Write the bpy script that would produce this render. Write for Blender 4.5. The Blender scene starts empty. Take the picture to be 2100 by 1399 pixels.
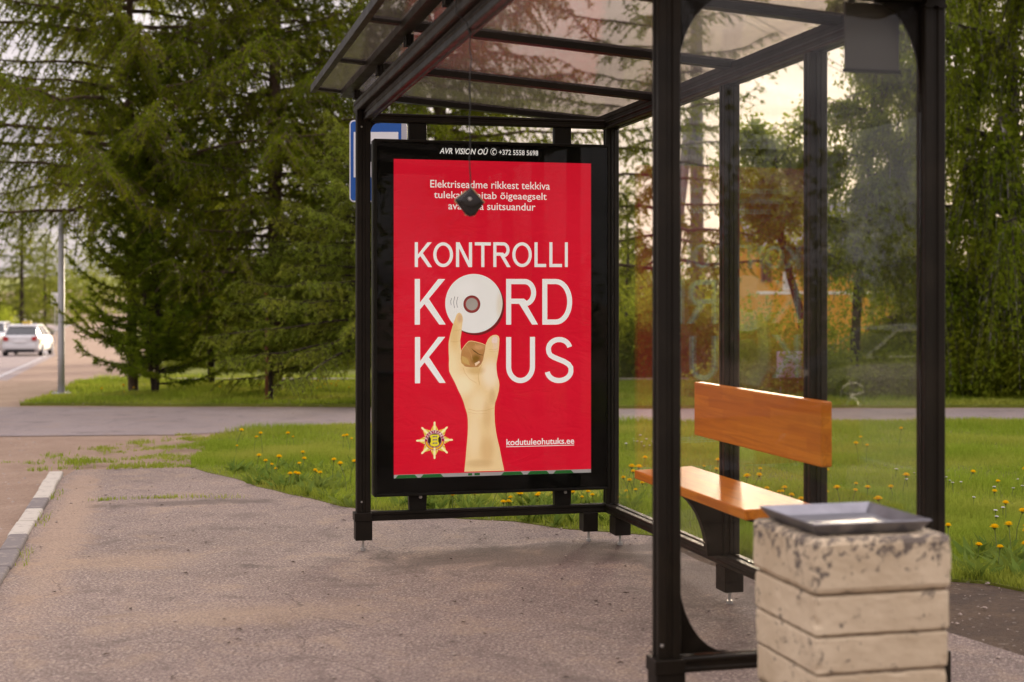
import bpy, bmesh, math, random
import numpy as np
from mathutils import Vector, Matrix, noise as mnoise

# ------------------------------------------------------------------ camera, world, sun, exposure
scene = bpy.context.scene
R = math.radians
CAM_H, FPX, HOR, CX = 1.352, 2917.0, 612.0, 1050.0
cam_data = bpy.data.cameras.new("camera")
cam = bpy.data.objects.new("camera", cam_data)
scene.collection.objects.link(cam)
cam.location = (0, 0, CAM_H)
cam.rotation_euler = (R(90), 0, 0)
cam_data.sensor_width = 36.0
cam_data.lens = 50.0
cam_data.shift_y = -87.5 / 2100.0
cam_data.clip_start = 0.05
cam_data.clip_end = 3000.0
cam_data.dof.use_dof = True
cam_data.dof.focus_distance = 7.75
cam_data.dof.aperture_fstop = 2.4
scene.camera = cam

SUN_AZ, SUN_EL = R(13.0), R(7.5)          # clockwise from the viewing direction; low behind the birches
SUN_DIR = Vector((math.sin(SUN_AZ) * math.cos(SUN_EL), math.cos(SUN_AZ) * math.cos(SUN_EL), math.sin(SUN_EL)))

world = bpy.data.worlds.new("World")
scene.world = world
world.use_nodes = True
wt = world.node_tree
wt.nodes.clear()


def wn(kind, **kw):
    n = wt.nodes.new(kind)
    for k, v in kw.items():
        setattr(n, k, v)
    return n


def wmath(op, a, b=None, clamp=False):
    n = wn("ShaderNodeMath", operation=op, use_clamp=clamp)
    for i, v in enumerate((a, b)):
        if v is None:
            continue
        if isinstance(v, (int, float)):
            n.inputs[i].default_value = v
        else:
            wt.links.new(v, n.inputs[i])
    return n.outputs[0]


def wmix(fac, a, b, blend="MIX"):
    n = wn("ShaderNodeMix", data_type="RGBA", blend_type=blend, clamp_factor=True)
    for sock, v in ((n.inputs[0], fac), (n.inputs[6], a), (n.inputs[7], b)):
        if hasattr(v, "is_linked"):
            wt.links.new(v, sock)
        elif isinstance(v, (int, float)):
            sock.default_value = v
        else:
            sock.default_value = (*v, 1.0)
    return n.outputs[2]


w_out = wn("ShaderNodeOutputWorld")
w_bg = wn("ShaderNodeBackground")
w_sky = wn("ShaderNodeTexSky", sky_type="NISHITA", sun_disc=False, sun_elevation=SUN_EL, sun_rotation=SUN_AZ,
           altitude=60.0, air_density=1.0, dust_density=3.0, ozone_density=1.0)
w_co = wn("ShaderNodeTexCoord")
w_sep = wn("ShaderNodeSeparateXYZ")
wt.links.new(w_co.outputs["Generated"], w_sep.inputs[0])
w_z = wmath("MAXIMUM", w_sep.outputs[2], 0.0)
w_den = wmath("ADD", w_z, 0.10)
w_cmb = wn("ShaderNodeCombineXYZ")
wt.links.new(wmath("DIVIDE", w_sep.outputs[0], w_den), w_cmb.inputs[0])
wt.links.new(wmath("DIVIDE", w_sep.outputs[1], w_den), w_cmb.inputs[1])
w_noise = wn("ShaderNodeTexNoise")
w_noise.inputs["Scale"].default_value = 0.9
w_noise.inputs["Detail"].default_value = 7.0
w_noise.inputs["Roughness"].default_value = 0.55
w_noise.inputs["Distortion"].default_value = 0.4
wt.links.new(w_cmb.outputs[0], w_noise.inputs["Vector"])
w_ramp = wn("ShaderNodeMapRange")
w_ramp.inputs[1].default_value, w_ramp.inputs[2].default_value = 0.38, 0.62
wt.links.new(w_noise.outputs[0], w_ramp.inputs[0])
# overcast layer: darker bellies and paler gaps, brighter towards the zenith as any overcast sky is
w_cloud = wmix(w_ramp.outputs[0], (3.6, 3.3, 3.55), (7.2, 6.5, 6.6))
w_over = wmath("ADD", wmath("MULTIPLY", w_z, 2.1), 0.62)
w_vec = wn("ShaderNodeVectorMath", operation="SCALE")
wt.links.new(w_cloud, w_vec.inputs[0])
wt.links.new(w_over, w_vec.inputs["Scale"])
# thin cloud glows round the hidden sun
w_dot = wn("ShaderNodeVectorMath", operation="DOT_PRODUCT")
wt.links.new(w_co.outputs["Generated"], w_dot.inputs[0])
w_dot.inputs[1].default_value = SUN_DIR
w_glow = wmath("POWER", wmath("MAXIMUM", w_dot.outputs["Value"], 0.0), 90.0)
w_glow2 = wmath("MULTIPLY", w_glow, wmath("ADD", wmath("MULTIPLY", w_ramp.outputs[0], 0.7), 0.5))
w_warm = wn("ShaderNodeVectorMath", operation="SCALE")
w_warm.inputs[0].default_value = (3.6, 2.9, 2.0)
wt.links.new(w_glow2, w_warm.inputs["Scale"])
w_sum = wn("ShaderNodeVectorMath", operation="ADD")
wt.links.new(w_vec.outputs[0], w_sum.inputs[0])
wt.links.new(w_warm.outputs[0], w_sum.inputs[1])
w_fin = wmix(0.95, w_sky.outputs[0], w_sum.outputs[0])
wt.links.new(w_fin, w_bg.inputs[0])
w_bg.inputs[1].default_value = 0.10
wt.links.new(w_bg.outputs[0], w_out.inputs[0])

sun_data = bpy.data.lights.new("sun", "SUN")
sun_data.energy = 4.2
sun_data.angle = R(12)
sun_data.color = (1.0, 0.82, 0.60)
sun = bpy.data.objects.new("sun", sun_data)
scene.collection.objects.link(sun)
sun.rotation_euler = (-SUN_DIR).to_track_quat("-Z", "Y").to_euler()
sun.location = (10, 40, 20)

scene.view_settings.view_transform = "Standard"
scene.view_settings.look = "None"
scene.view_settings.exposure = 0.70
scene.view_settings.gamma = 1.0
scene.view_settings.use_curve_mapping = False
scene.render.engine = "CYCLES"
scene.cycles.use_denoising = True
scene.cycles.use_adaptive_sampling = True
scene.cycles.adaptive_threshold = 0.02
scene.cycles.max_bounces = 9
scene.cycles.diffuse_bounces = 3
scene.cycles.glossy_bounces = 3
scene.cycles.transmission_bounces = 5
scene.cycles.transparent_max_bounces = 24
scene.cycles.caustics_reflective = False
scene.cycles.caustics_refractive = False

COL = scene.collection
rng = np.random.default_rng(7)
random.seed(7)

# ------------------------------------------------------------------ shelter axes: u along the poster wall, v along the road
TH = math.atan(720.0 / 2917.0)
CT, ST = math.cos(TH), math.sin(TH)


def UV(u, v, z=0.0):
    return Vector((u * CT - v * ST, u * ST + v * CT, z))


def ray(px, py):
    return (px - CX) / FPX, (HOR - py) / FPX


def at(px, py, Y):
    rx, rz = ray(px, py)
    return Vector((rx * Y, Y, CAM_H + rz * Y))


def on_wall(px, py, V):
    """where a point of the photograph lies on the wall plane v = V, as (u, z)"""
    rx, rz = ray(px, py)
    Y = V / (-rx * ST + CT)
    return rx * Y * CT + Y * ST, CAM_H + rz * Y


# ------------------------------------------------------------------ mesh helpers
def link(o, parent=None):
    COL.objects.link(o)
    if parent is not None:
        o.parent = parent
    return o


def tag(o, label=None, cat=None, group=None, kind=None):
    if label:
        o["label"] = label
    if cat:
        o["category"] = cat
    if group:
        o["group"] = group
    if kind:
        o["kind"] = kind
    return o


def empty(name, loc=(0, 0, 0), rz=0.0):
    o = bpy.data.objects.new(name, None)
    o.empty_display_size = 0.2
    o.location = loc
    o.rotation_euler = (0, 0, rz)
    return link(o)


def mesh_obj(name, verts, faces, mat, parent=None, smooth=False, loc=None):
    me = bpy.data.meshes.new(name)
    me.from_pydata([tuple(v) for v in verts], [], faces)
    if smooth:
        me.polygons.foreach_set("use_smooth", [True] * len(me.polygons))
    me.update()
    for m in (mat if isinstance(mat, (list, tuple)) else [mat]):
        me.materials.append(m)
    o = bpy.data.objects.new(name, me)
    if loc is not None:
        o.location = loc
    return link(o, parent)


def np_mesh(name, verts, faces, mats, parent=None, mat_index=None, smooth=False):
    """verts (N,3), faces (M,k) arrays"""
    me = bpy.data.meshes.new(name)
    n, (m, k) = len(verts), faces.shape
    me.vertices.add(n)
    me.vertices.foreach_set("co", np.asarray(verts, np.float32).ravel())
    me.loops.add(m * k)
    me.loops.foreach_set("vertex_index", np.asarray(faces, np.int32).ravel())
    me.polygons.add(m)
    me.polygons.foreach_set("loop_start", np.arange(0, m * k, k, dtype=np.int32))
    me.polygons.foreach_set("loop_total", np.full(m, k, np.int32))
    if mat_index is not None:
        me.polygons.foreach_set("material_index", np.asarray(mat_index, np.int32))
    if smooth:
        me.polygons.foreach_set("use_smooth", np.ones(m, bool))
    me.update(calc_edges=True)
    for mt in (mats if isinstance(mats, (list, tuple)) else [mats]):
        me.materials.append(mt)
    o = bpy.data.objects.new(name, me)
    return link(o, parent)


class MB:
    """collects shapes, builds ONE mesh object"""

    def __init__(self):
        self.v, self.f, self.mi = [], [], []

    def add(self, vs, fs, mi=0):
        b = len(self.v)
        self.v += [Vector(p) for p in vs]
        self.f += [[i + b for i in f] for f in fs]
        self.mi += [mi] * len(fs)
        return self

    def box(self, a, b, ch=0.0, mi=0):
        x0, y0, z0 = a
        x1, y1, z1 = b
        if ch <= 0:
            vs = [(x0, y0, z0), (x1, y0, z0), (x1, y1, z0), (x0, y1, z0), (x0, y0, z1), (x1, y0, z1), (x1, y1, z1), (x0, y1, z1)]
            fs = [(3, 2, 1, 0), (4, 5, 6, 7), (0, 1, 5, 4), (1, 2, 6, 5), (2, 3, 7, 6), (3, 0, 4, 7)]
            return self.add(vs, fs, mi)
        bm = bmesh.new()
        bmesh.ops.create_cube(bm, size=1.0)
        for v in bm.verts:
            v.co = Vector(((x0 + x1) / 2 + v.co.x * (x1 - x0), (y0 + y1) / 2 + v.co.y * (y1 - y0), (z0 + z1) / 2 + v.co.z * (z1 - z0)))
        bmesh.ops.bevel(bm, geom=bm.edges[:], offset=ch, segments=2, affect="EDGES", profile=0.5)
        bm.verts.index_update()
        self.add([v.co.copy() for v in bm.verts], [[v.index for v in f.verts] for f in bm.faces], mi)
        bm.free()
        return self

    def prism(self, pts2, axis, a, b, mi=0):
        """polygon pts2 pushed from a to b along axis ('x','y','z')"""
        def mk(p, t):
            return {"x": (t, p[0], p[1]), "y": (p[0], t, p[1]), "z": (p[0], p[1], t)}[axis]
        n = len(pts2)
        vs = [mk(p, a) for p in pts2] + [mk(p, b) for p in pts2]
        fs = [list(range(n))[::-1], list(range(n, 2 * n))]
        fs += [[i, (i + 1) % n, n + (i + 1) % n, n + i] for i in range(n)]
        return self.add(vs, fs, mi)

    def tube(self, pts, radii, sides=8, cap=True, mi=0):
        pts = [Vector(p) for p in pts]
        if isinstance(radii, (int, float)):
            radii = [radii] * len(pts)
        vs, fs = [], []
        for i, p in enumerate(pts):
            d = (pts[min(i + 1, len(pts) - 1)] - pts[max(i - 1, 0)])
            d = d.normalized() if d.length > 1e-9 else Vector((0, 0, 1))
            a = d.cross(Vector((0, 0, 1)) if abs(d.z) < 0.9 else Vector((1, 0, 0))).normalized()
            c = d.cross(a)
            for k in range(sides):
                t = 2 * math.pi * k / sides
                vs.append(p + (a * math.cos(t) + c * math.sin(t)) * radii[i])
        for i in range(len(pts) - 1):
            for k in range(sides):
                k2 = (k + 1) % sides
                fs.append([i * sides + k, i * sides + k2, (i + 1) * sides + k2, (i + 1) * sides + k])
        if cap:
            fs.append(list(range(sides))[::-1])
            fs.append([(len(pts) - 1) * sides + k for k in range(sides)])
        return self.add(vs, fs, mi)

    def build(self, name, mat, parent=None, smooth=False, loc=None, recalc=True, tri=False):
        me = bpy.data.meshes.new(name)
        me.from_pydata([tuple(v) for v in self.v], [], self.f)
        me.polygons.foreach_set("material_index", self.mi)
        if recalc or tri:
            bm = bmesh.new()
            bm.from_mesh(me)
            if recalc:
                bmesh.ops.recalc_face_normals(bm, faces=bm.faces[:])
            if tri:
                bmesh.ops.triangulate(bm, faces=[f for f in bm.faces if len(f.verts) > 4])
            bm.to_mesh(me)
            bm.free()
        if smooth:
            me.polygons.foreach_set("use_smooth", [True] * len(me.polygons))
        me.update()
        for m in (mat if isinstance(mat, (list, tuple)) else [mat]):
            me.materials.append(m)
        o = bpy.data.objects.new(name, me)
        if loc is not None:
            o.location = loc
        return link(o, parent)


def copy_tree(o, parent=None):
    c = o.copy()
    COL.objects.link(c)
    c.parent = parent
    for ch in list(o.children):
        copy_tree(ch, c)
    return c


# ------------------------------------------------------------------ materials
class NT:
    def __init__(self, name):
        self.m = bpy.data.materials.new(name)
        self.m.use_nodes = True
        self.t = self.m.node_tree
        self.t.nodes.clear()
        self.out = self.t.nodes.new("ShaderNodeOutputMaterial")

    def n(self, kind, ins=None, **kw):
        nd = self.t.nodes.new(kind)
        for k, v in kw.items():
            setattr(nd, k, v)
        for k, v in (ins or {}).items():
            self.s(nd.inputs[k], v)
        return nd

    def s(self, sock, v):
        if isinstance(v, bpy.types.NodeSocket):
            self.t.links.new(v, sock)
        elif isinstance(v, (tuple, list)) and sock.type == "RGBA" and len(v) == 3:
            sock.default_value = (*v, 1.0)
        else:
            sock.default_value = v

    def mix(self, f, a, b, blend="MIX"):
        nd = self.n("ShaderNodeMix", data_type="RGBA", blend_type=blend, clamp_factor=True)
        self.s(nd.inputs[0], f)
        self.s(nd.inputs[6], a)
        self.s(nd.inputs[7], b)
        return nd.outputs[2]

    def math(self, op, a, b=0.0, clamp=False):
        nd = self.n("ShaderNodeMath", operation=op, use_clamp=clamp)
        self.s(nd.inputs[0], a)
        self.s(nd.inputs[1], b)
        return nd.outputs[0]

    def co(self, which="Object", scale=None):
        c = self.n("ShaderNodeTexCoord").outputs[which]
        if scale is None:
            return c
        return self.n("ShaderNodeMapping", {"Vector": c, "Scale": scale}).outputs[0]

    def noise(self, vec, scale, detail=4.0, rough=0.55, dist=0.0):
        return self.n("ShaderNodeTexNoise", {"Vector": vec, "Scale": scale, "Detail": detail, "Roughness": rough, "Distortion": dist}).outputs[0]

    def rng(self, v, a, b, c=0.0, d=1.0):
        return self.n("ShaderNodeMapRange", {0: v, 1: a, 2: b, 3: c, 4: d}).outputs[0]

    def bump(self, h, strength=0.3, dist=0.01):
        return self.n("ShaderNodeBump", {"Height": h, "Strength": strength, "Distance": dist}).outputs[0]

    def bsdf(self, **ins):
        names = {"base": "Base Color", "rough": "Roughness", "metal": "Metallic", "spec": "Specular IOR Level", "normal": "Normal", "coat": "Coat Weight", "coat_rough": "Coat Roughness"}
        b = self.n("ShaderNodeBsdfPrincipled")
        for k, v in ins.items():
            self.s(b.inputs[names.get(k, k)], v)
        return b.outputs[0]

    def done(self, sh):
        self.m.cycles.emission_sampling = "NONE"      # the print's faint added emission needs no lamp sampling
        self.t.links.new(sh, self.out.inputs[0])
        return self.m


def simple(name, base, rough=0.5, metal=0.0, var=0.12, scale=6.0, bump=0.0, bscale=60.0, spec=0.5):
    t = NT(name)
    co = t.co()
    nz = t.noise(co, scale, 5.0, 0.6)
    dark = tuple(c * (1 - var) for c in base)
    lite = tuple(min(1, c * (1 + var)) for c in base)
    col = t.mix(t.rng(nz, 0.3, 0.7), dark, lite)
    ins = dict(base=col, rough=t.rng(nz, 0.2, 0.8, max(0.02, rough - 0.08), min(1, rough + 0.08)), metal=metal, spec=spec)
    if bump:
        ins["normal"] = t.bump(t.noise(co, bscale, 4.0, 0.6), bump, 0.01)
    return t.done(t.bsdf(**ins))


def mat_frame():
    t = NT("bronze_painted_aluminium")
    co = t.co()
    nz = t.noise(co, 9.0, 5.0, 0.65)
    dust = t.rng(t.noise(co, 3.0, 6.0, 0.7), 0.45, 0.75)
    col = t.mix(dust, (0.011, 0.008, 0.005), (0.024, 0.0175, 0.011))
    return t.done(t.bsdf(base=col, rough=t.rng(nz, 0.3, 0.7, 0.38, 0.55), spec=0.2))


def mat_glass(name, tint=(0.97, 0.97, 0.96), ior=1.5, haze=0.03, rough=0.0, wave=0.0, wave_scale=(6, 6, 6), haze_col=(0.55, 0.5, 0.45), smear=True, mirror=1.0):
    """a pane: what it lets through, what it mirrors by its angle, and a film of dust and smears"""
    t = NT(name)
    tr = t.n("ShaderNodeBsdfTransparent", {"Color": tint}).outputs[0]
    gl = t.n("ShaderNodeBsdfGlossy", {"Color": (1, 1, 1), "Roughness": rough})
    back = t.n("ShaderNodeNewGeometry").outputs["Backfacing"]
    fr = t.n("ShaderNodeFresnel", {"IOR": t.rng(back, 0.0, 1.0, ior, 1.0 / ior)})   # the far face mirrors like the near one
    if wave:
        h = t.noise(t.co("Object", wave_scale), 1.0, 3.0, 0.5)
        nb = t.bump(h, wave, 0.02)
        t.s(gl.inputs["Normal"], nb)
    m1 = t.n("ShaderNodeMixShader", {0: t.math("MULTIPLY", fr.outputs[0], mirror), 1: tr, 2: gl.outputs[0]}).outputs[0]
    dust = t.n("ShaderNodeAddShader", {0: t.n("ShaderNodeBsdfDiffuse", {"Color": haze_col}).outputs[0], 1: t.n("ShaderNodeBsdfTranslucent", {"Color": haze_col}).outputs[0]}).outputs[0]
    if smear:
        co = t.co()
        sp = t.rng(t.noise(co, 11.0, 7.0, 0.7, 1.2), 0.63, 0.80, 0.0, 0.10)
        fil = t.rng(t.noise(co, 2.2, 4.0, 0.6, 0.6), 0.35, 0.7, haze * 0.6, haze * 1.4)
        fac = t.math("ADD", sp, fil, True)
    else:
        fac = haze
    return t.done(t.n("ShaderNodeMixShader", {0: fac, 1: m1, 2: dust}).outputs[0])


def mat_asphalt(name, c0, c1, sand=(0.40, 0.27, 0.17), sand_amt=0.5, grain=220.0, soft_patches=()):
    t = NT(name)
    co = t.co()
    fine = t.n("ShaderNodeTexVoronoi", {"Vector": co, "Scale": grain}, voronoi_dimensions="2D")
    g1 = fine.outputs["Color"]
    spk = t.n("ShaderNodeTexNoise", {"Vector": co, "Scale": grain * 0.6, "Detail": 2.0, "Roughness": 0.7}, noise_dimensions="2D").outputs[0]
    big = t.n("ShaderNodeTexNoise", {"Vector": co, "Scale": 0.55, "Detail": 4.0, "Roughness": 0.62, "Distortion": 0.4}, noise_dimensions="2D").outputs[0]
    mid = t.n("ShaderNodeTexNoise", {"Vector": co, "Scale": 3.3, "Detail": 5.0, "Roughness": 0.68, "Distortion": 0.3}, noise_dimensions="2D").outputs[0]
    col = t.mix(t.rng(big, 0.32, 0.68), c0, c1)
    col = t.mix(t.math("MULTIPLY", t.rng(g1, 0.55, 0.95), 0.6), col, (0.64, 0.53, 0.43))
    col = t.mix(t.math("MULTIPLY", t.rng(spk, 0.56, 0.40), 0.6), col, tuple(c * 0.32 for c in c0))
    col = t.mix(t.math("MULTIPLY", t.rng(mid, 0.52, 0.72), sand_amt), col, sand)
    col = t.mix(t.math("MULTIPLY", t.rng(mid, 0.44, 0.30), 0.55), col, tuple(c * 0.5 for c in c0))
    for (su_, sv_, ru_, rv_, c, amt) in soft_patches:      # soft dark or sandy patches, placed by (u, v) of the shelter axes
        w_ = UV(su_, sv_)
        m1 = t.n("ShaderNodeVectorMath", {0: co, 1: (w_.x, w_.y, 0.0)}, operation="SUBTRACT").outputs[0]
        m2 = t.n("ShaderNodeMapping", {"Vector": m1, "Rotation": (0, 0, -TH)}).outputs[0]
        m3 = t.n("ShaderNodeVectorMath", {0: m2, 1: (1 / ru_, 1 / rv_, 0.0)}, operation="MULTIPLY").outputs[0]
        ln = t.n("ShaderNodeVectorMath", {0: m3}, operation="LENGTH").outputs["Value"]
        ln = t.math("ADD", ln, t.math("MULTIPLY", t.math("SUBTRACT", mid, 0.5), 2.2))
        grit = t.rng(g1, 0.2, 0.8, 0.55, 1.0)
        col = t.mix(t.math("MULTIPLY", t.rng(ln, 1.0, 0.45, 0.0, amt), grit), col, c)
    ck = t.n("ShaderNodeTexVoronoi", {"Vector": t.n("ShaderNodeVectorMath", {0: co, 1: t.n("ShaderNodeVectorMath", {0: t.n("ShaderNodeTexNoise", {"Vector": co, "Scale": 2.2, "Detail": 3.0}, noise_dimensions="2D").outputs[1], "Scale": 0.5}, operation="SCALE").outputs[0]}, operation="ADD").outputs[0], "Scale": 0.7},
             feature="DISTANCE_TO_EDGE", voronoi_dimensions="2D")
    line = t.math("MULTIPLY", t.rng(ck.outputs[0], 0.0, 0.006, 1.0, 0.0), t.rng(big, 0.48, 0.6))
    col = t.mix(t.math("MULTIPLY", line, 0.6), col, tuple(c * 0.25 for c in c0))
    h = t.math("ADD", t.math("MULTIPLY", fine.outputs["Distance"], 0.8), t.math("MULTIPLY", spk, 0.8))
    return t.done(t.bsdf(base=col, rough=0.82, spec=0.35, normal=t.bump(h, 0.85, 0.006)))


def mat_soil(name, c0, c1, c2, scale=1.6):
    t = NT(name)
    co = t.co()
    a = t.noise(co, scale, 7.0, 0.65, 0.5)
    b = t.noise(co, 38.0, 5.0, 0.7)
    c = t.n("ShaderNodeTexVoronoi", {"Vector": co, "Scale": 70.0})
    col = t.mix(t.rng(a, 0.35, 0.65), c0, c1)
    col = t.mix(t.math("MULTIPLY", t.rng(b, 0.5, 0.7), 0.7), col, c2)
    col = t.mix(t.math("MULTIPLY", t.rng(c.outputs["Color"], 0.86, 1.0), 0.6), col, (0.5, 0.44, 0.38))
    h = t.math("ADD", b, t.math("MULTIPLY", a, 1.2))
    return t.done(t.bsdf(base=col, rough=0.9, spec=0.25, normal=t.bump(h, 0.8, 0.03)))


def mat_leaf(name, c0, c1, c2, trans=0.45, scale=1.3, tint=(0.36, 0.40, 0.05)):
    """three greens, by leaf and by clump"""
    t = NT(name)
    geo = t.n("ShaderNodeNewGeometry")
    nz = t.noise(t.co(), scale, 1.5, 0.6)
    col = t.mix(t.rng(geo.outputs["Random Per Island"], 0.0, 1.0), c0, c1)
    col = t.mix(t.math("MULTIPLY", t.rng(nz, 0.45, 0.68), 0.75), col, c2)
    d = t.n("ShaderNodeBsdfDiffuse", {"Color": col}).outputs[0]
    tl = t.n("ShaderNodeBsdfTranslucent", {"Color": t.mix(0.5, col, tint)}).outputs[0]
    return t.done(t.n("ShaderNodeMixShader", {0: trans, 1: d, 2: tl}).outputs[0])


def mat_bark(name, c0, c1, c2=None, scale=14.0):
    t = NT(name)
    co = t.co("Object", (1.0, 1.0, 0.25))
    a = t.noise(co, scale, 6.0, 0.7, 0.6)
    col = t.mix(t.rng(a, 0.35, 0.65), c0, c1)
    if c2:
        col = t.mix(t.rng(t.noise(t.co(), 5.0, 4.0, 0.6), 0.55, 0.62), col, c2)
    return t.done(t.bsdf(base=col, rough=0.9, spec=0.2, normal=t.bump(a, 0.8, 0.03)))


def mat_wood():
    """varnished laminated staves: long blocks of slightly different orange, grain along the board"""
    t = NT("orange_varnished_wood")
    co = t.co()
    br = t.n("ShaderNodeTexBrick", {"Vector": t.n("ShaderNodeMapping", {"Vector": t.n("ShaderNodeTexCoord").outputs["UV"], "Scale": (1, 1, 1)}).outputs[0],
                                    "Color1": (0.0, 0.0, 0.0, 1), "Color2": (1, 1, 1, 1), "Mortar": (0.5, 0.5, 0.5, 1), "Scale": 1.0, "Mortar Size": 0.0005, "Bias": 0.0, "Brick Width": 0.33, "Row Height": 0.045})
    grain = t.noise(t.co("Object", (40, 2.0, 40)), 1.0, 5.0, 0.6, 0.8)
    col = t.mix(br.outputs["Color"], (0.54, 0.155, 0.010), (0.66, 0.22, 0.016))
    col = t.mix(t.math("MULTIPLY", t.rng(grain, 0.45, 0.72), 0.7), col, (0.36, 0.085, 0.008))
    return t.done(t.bsdf(base=col, rough=0.42, spec=0.2, coat=0.06, coat_rough=0.3))


def mat_concrete():
    """cream paint over concrete, chipped to dark grey in specks, more of them on the top course"""
    t = NT("cream_painted_concrete")
    co = t.co()
    a = t.noise(co, 4.0, 5.0, 0.6)
    col = t.mix(t.rng(a, 0.35, 0.65), (0.52, 0.41, 0.275), (0.66, 0.54, 0.38))
    chips = t.noise(co, 34.0, 6.0, 0.72, 0.7)
    zone = t.noise(co, 4.5, 3.0, 0.6)
    z = t.n("ShaderNodeSeparateXYZ", {0: co}).outputs[2]
    top = t.rng(z, 0.60, 0.72, 0.0, 0.10)
    thr = t.math("ADD", t.math("ADD", chips, t.math("MULTIPLY", t.rng(zone, 0.35, 0.65), 0.10)), top)
    spot = t.rng(thr, 0.645, 0.700)
    col = t.mix(t.math("MULTIPLY", spot, 0.9), col, (0.115, 0.095, 0.085))
    rust = t.rng(t.noise(co, 6.0, 4.0, 0.6), 0.66, 0.75)
    col = t.mix(t.math("MULTIPLY", rust, 0.5), col, (0.58, 0.33, 0.10))
    h = t.math("SUBTRACT", t.math("MULTIPLY", t.noise(co, 60.0, 4.0, 0.6), 0.5), spot)
    return t.done(t.bsdf(base=col, rough=0.78, spec=0.3, normal=t.bump(h, 0.5, 0.006)))


def mat_kerb():
    """worn white and black road paint on concrete; the blocks alternate by the stone"""
    def one(name, c, wear):
        t = NT(name)
        co = t.co()
        w = t.rng(t.noise(co, 18.0, 6.0, 0.7), 0.52, 0.68)
        col = t.mix(t.math("MULTIPLY", w, wear), c, (0.30, 0.25, 0.21))
        return t.done(t.bsdf(base=col, rough=0.8, normal=t.bump(t.noise(co, 60.0, 4.0), 0.4, 0.01)))
    return one("kerb_white_paint", (0.48, 0.43, 0.36), 0.8), one("kerb_black_paint", (0.17, 0.145, 0.135), 0.8)


GLOW = 0.34                                   # emission added to the poster's print to brighten it


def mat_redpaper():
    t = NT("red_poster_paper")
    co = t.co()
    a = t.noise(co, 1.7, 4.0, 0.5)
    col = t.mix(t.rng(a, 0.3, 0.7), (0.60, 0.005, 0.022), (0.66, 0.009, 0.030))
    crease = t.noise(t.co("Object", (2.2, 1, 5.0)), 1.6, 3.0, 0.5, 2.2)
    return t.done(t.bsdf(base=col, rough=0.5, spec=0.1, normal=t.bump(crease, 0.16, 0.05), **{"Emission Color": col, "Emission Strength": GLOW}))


M = {}
M["frame"] = mat_frame()
M["black"] = simple("black_enamel", (0.005, 0.005, 0.004), 0.4, var=0.2, spec=0.05)
M["casing"] = simple("dark_case_paint", (0.009, 0.0075, 0.005), 0.45, var=0.2, spec=0.2)
M["glass"] = mat_glass("shelter_glass", haze=0.005, ior=1.30, mirror=0.5)
M["nearglass"] = mat_glass("near_wall_glass", haze=0.003, ior=1.30)
M["caseglass"] = mat_glass("case_glass", haze=0.001, ior=1.22, smear=False, mirror=0.8)
M["roof"] = mat_glass("roof_polycarbonate", tint=(0.66, 0.63, 0.60), haze=0.03, ior=1.52, rough=0.02, wave=0.16, wave_scale=(5, 150, 20), mirror=0.6, haze_col=(0.45, 0.38, 0.35), smear=False)
M["steel"] = simple("galvanised_steel", (0.27, 0.265, 0.29), 0.36, 0.85, var=0.18, scale=14.0)
M["bolt"] = simple("bolt_steel", (0.55, 0.53, 0.50), 0.4, 0.7)
M["wood"] = mat_wood()
M["concrete"] = mat_concrete()
M["joint"] = simple("dirty_joint", (0.20, 0.15, 0.10), 0.95, var=0.4, scale=30)
M["red"] = mat_redpaper()


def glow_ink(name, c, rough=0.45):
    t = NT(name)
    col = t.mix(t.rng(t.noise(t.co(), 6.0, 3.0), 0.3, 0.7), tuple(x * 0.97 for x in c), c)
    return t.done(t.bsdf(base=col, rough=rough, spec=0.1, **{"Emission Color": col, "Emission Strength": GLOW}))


M["white_print"] = glow_ink("white_ink", (0.82, 0.81, 0.79))
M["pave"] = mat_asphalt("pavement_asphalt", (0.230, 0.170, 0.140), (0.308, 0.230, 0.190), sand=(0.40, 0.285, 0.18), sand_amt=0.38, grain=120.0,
                        soft_patches=((1.95, 7.25, 1.25, 0.42, (0.085, 0.062, 0.048), 0.75), (2.55, 6.5, 0.35, 1.0, (0.10, 0.075, 0.055), 0.6), (-0.55, 9.0, 0.18, 3.4, (0.42, 0.29, 0.19), 0.65),
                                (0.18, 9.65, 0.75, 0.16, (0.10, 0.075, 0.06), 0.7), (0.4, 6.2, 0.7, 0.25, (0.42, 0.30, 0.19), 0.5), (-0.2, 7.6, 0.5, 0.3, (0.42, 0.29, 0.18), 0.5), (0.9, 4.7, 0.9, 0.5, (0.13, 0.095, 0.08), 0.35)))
M["road"] = mat_asphalt("road_asphalt", (0.31, 0.25, 0.24), (0.38, 0.31, 0.30), sand_amt=0.22)
M["dirt"] = mat_soil("sandy_dirt", (0.30, 0.205, 0.145), (0.38, 0.27, 0.195), (0.22, 0.15, 0.105))
M["earth"] = mat_soil("dark_gravelly_earth", (0.085, 0.060, 0.043), (0.14, 0.095, 0.06), (0.05, 0.038, 0.03), 3.0)
M["turf"] = mat_soil("turf", (0.13, 0.155, 0.018), (0.21, 0.225, 0.026), (0.12, 0.11, 0.025), 0.9)
M["blade"] = mat_leaf("grass_blade", (0.17, 0.26, 0.020), (0.33, 0.42, 0.05), (0.44, 0.42, 0.09), 0.5, 0.8)
M["larch"] = mat_leaf("larch_needles", (0.070, 0.112, 0.005), (0.155, 0.200, 0.009), (0.27, 0.275, 0.012), 0.5, 1.4)
M["spruce"] = mat_leaf("spruce_needles", (0.20, 0.28, 0.03), (0.33, 0.40, 0.05), (0.40, 0.41, 0.05), 0.5, 1.5)
M["pine"] = mat_leaf("pine_needles", (0.082, 0.15, 0.010), (0.165, 0.235, 0.015), (0.25, 0.28, 0.016), 0.5, 1.2)
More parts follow.
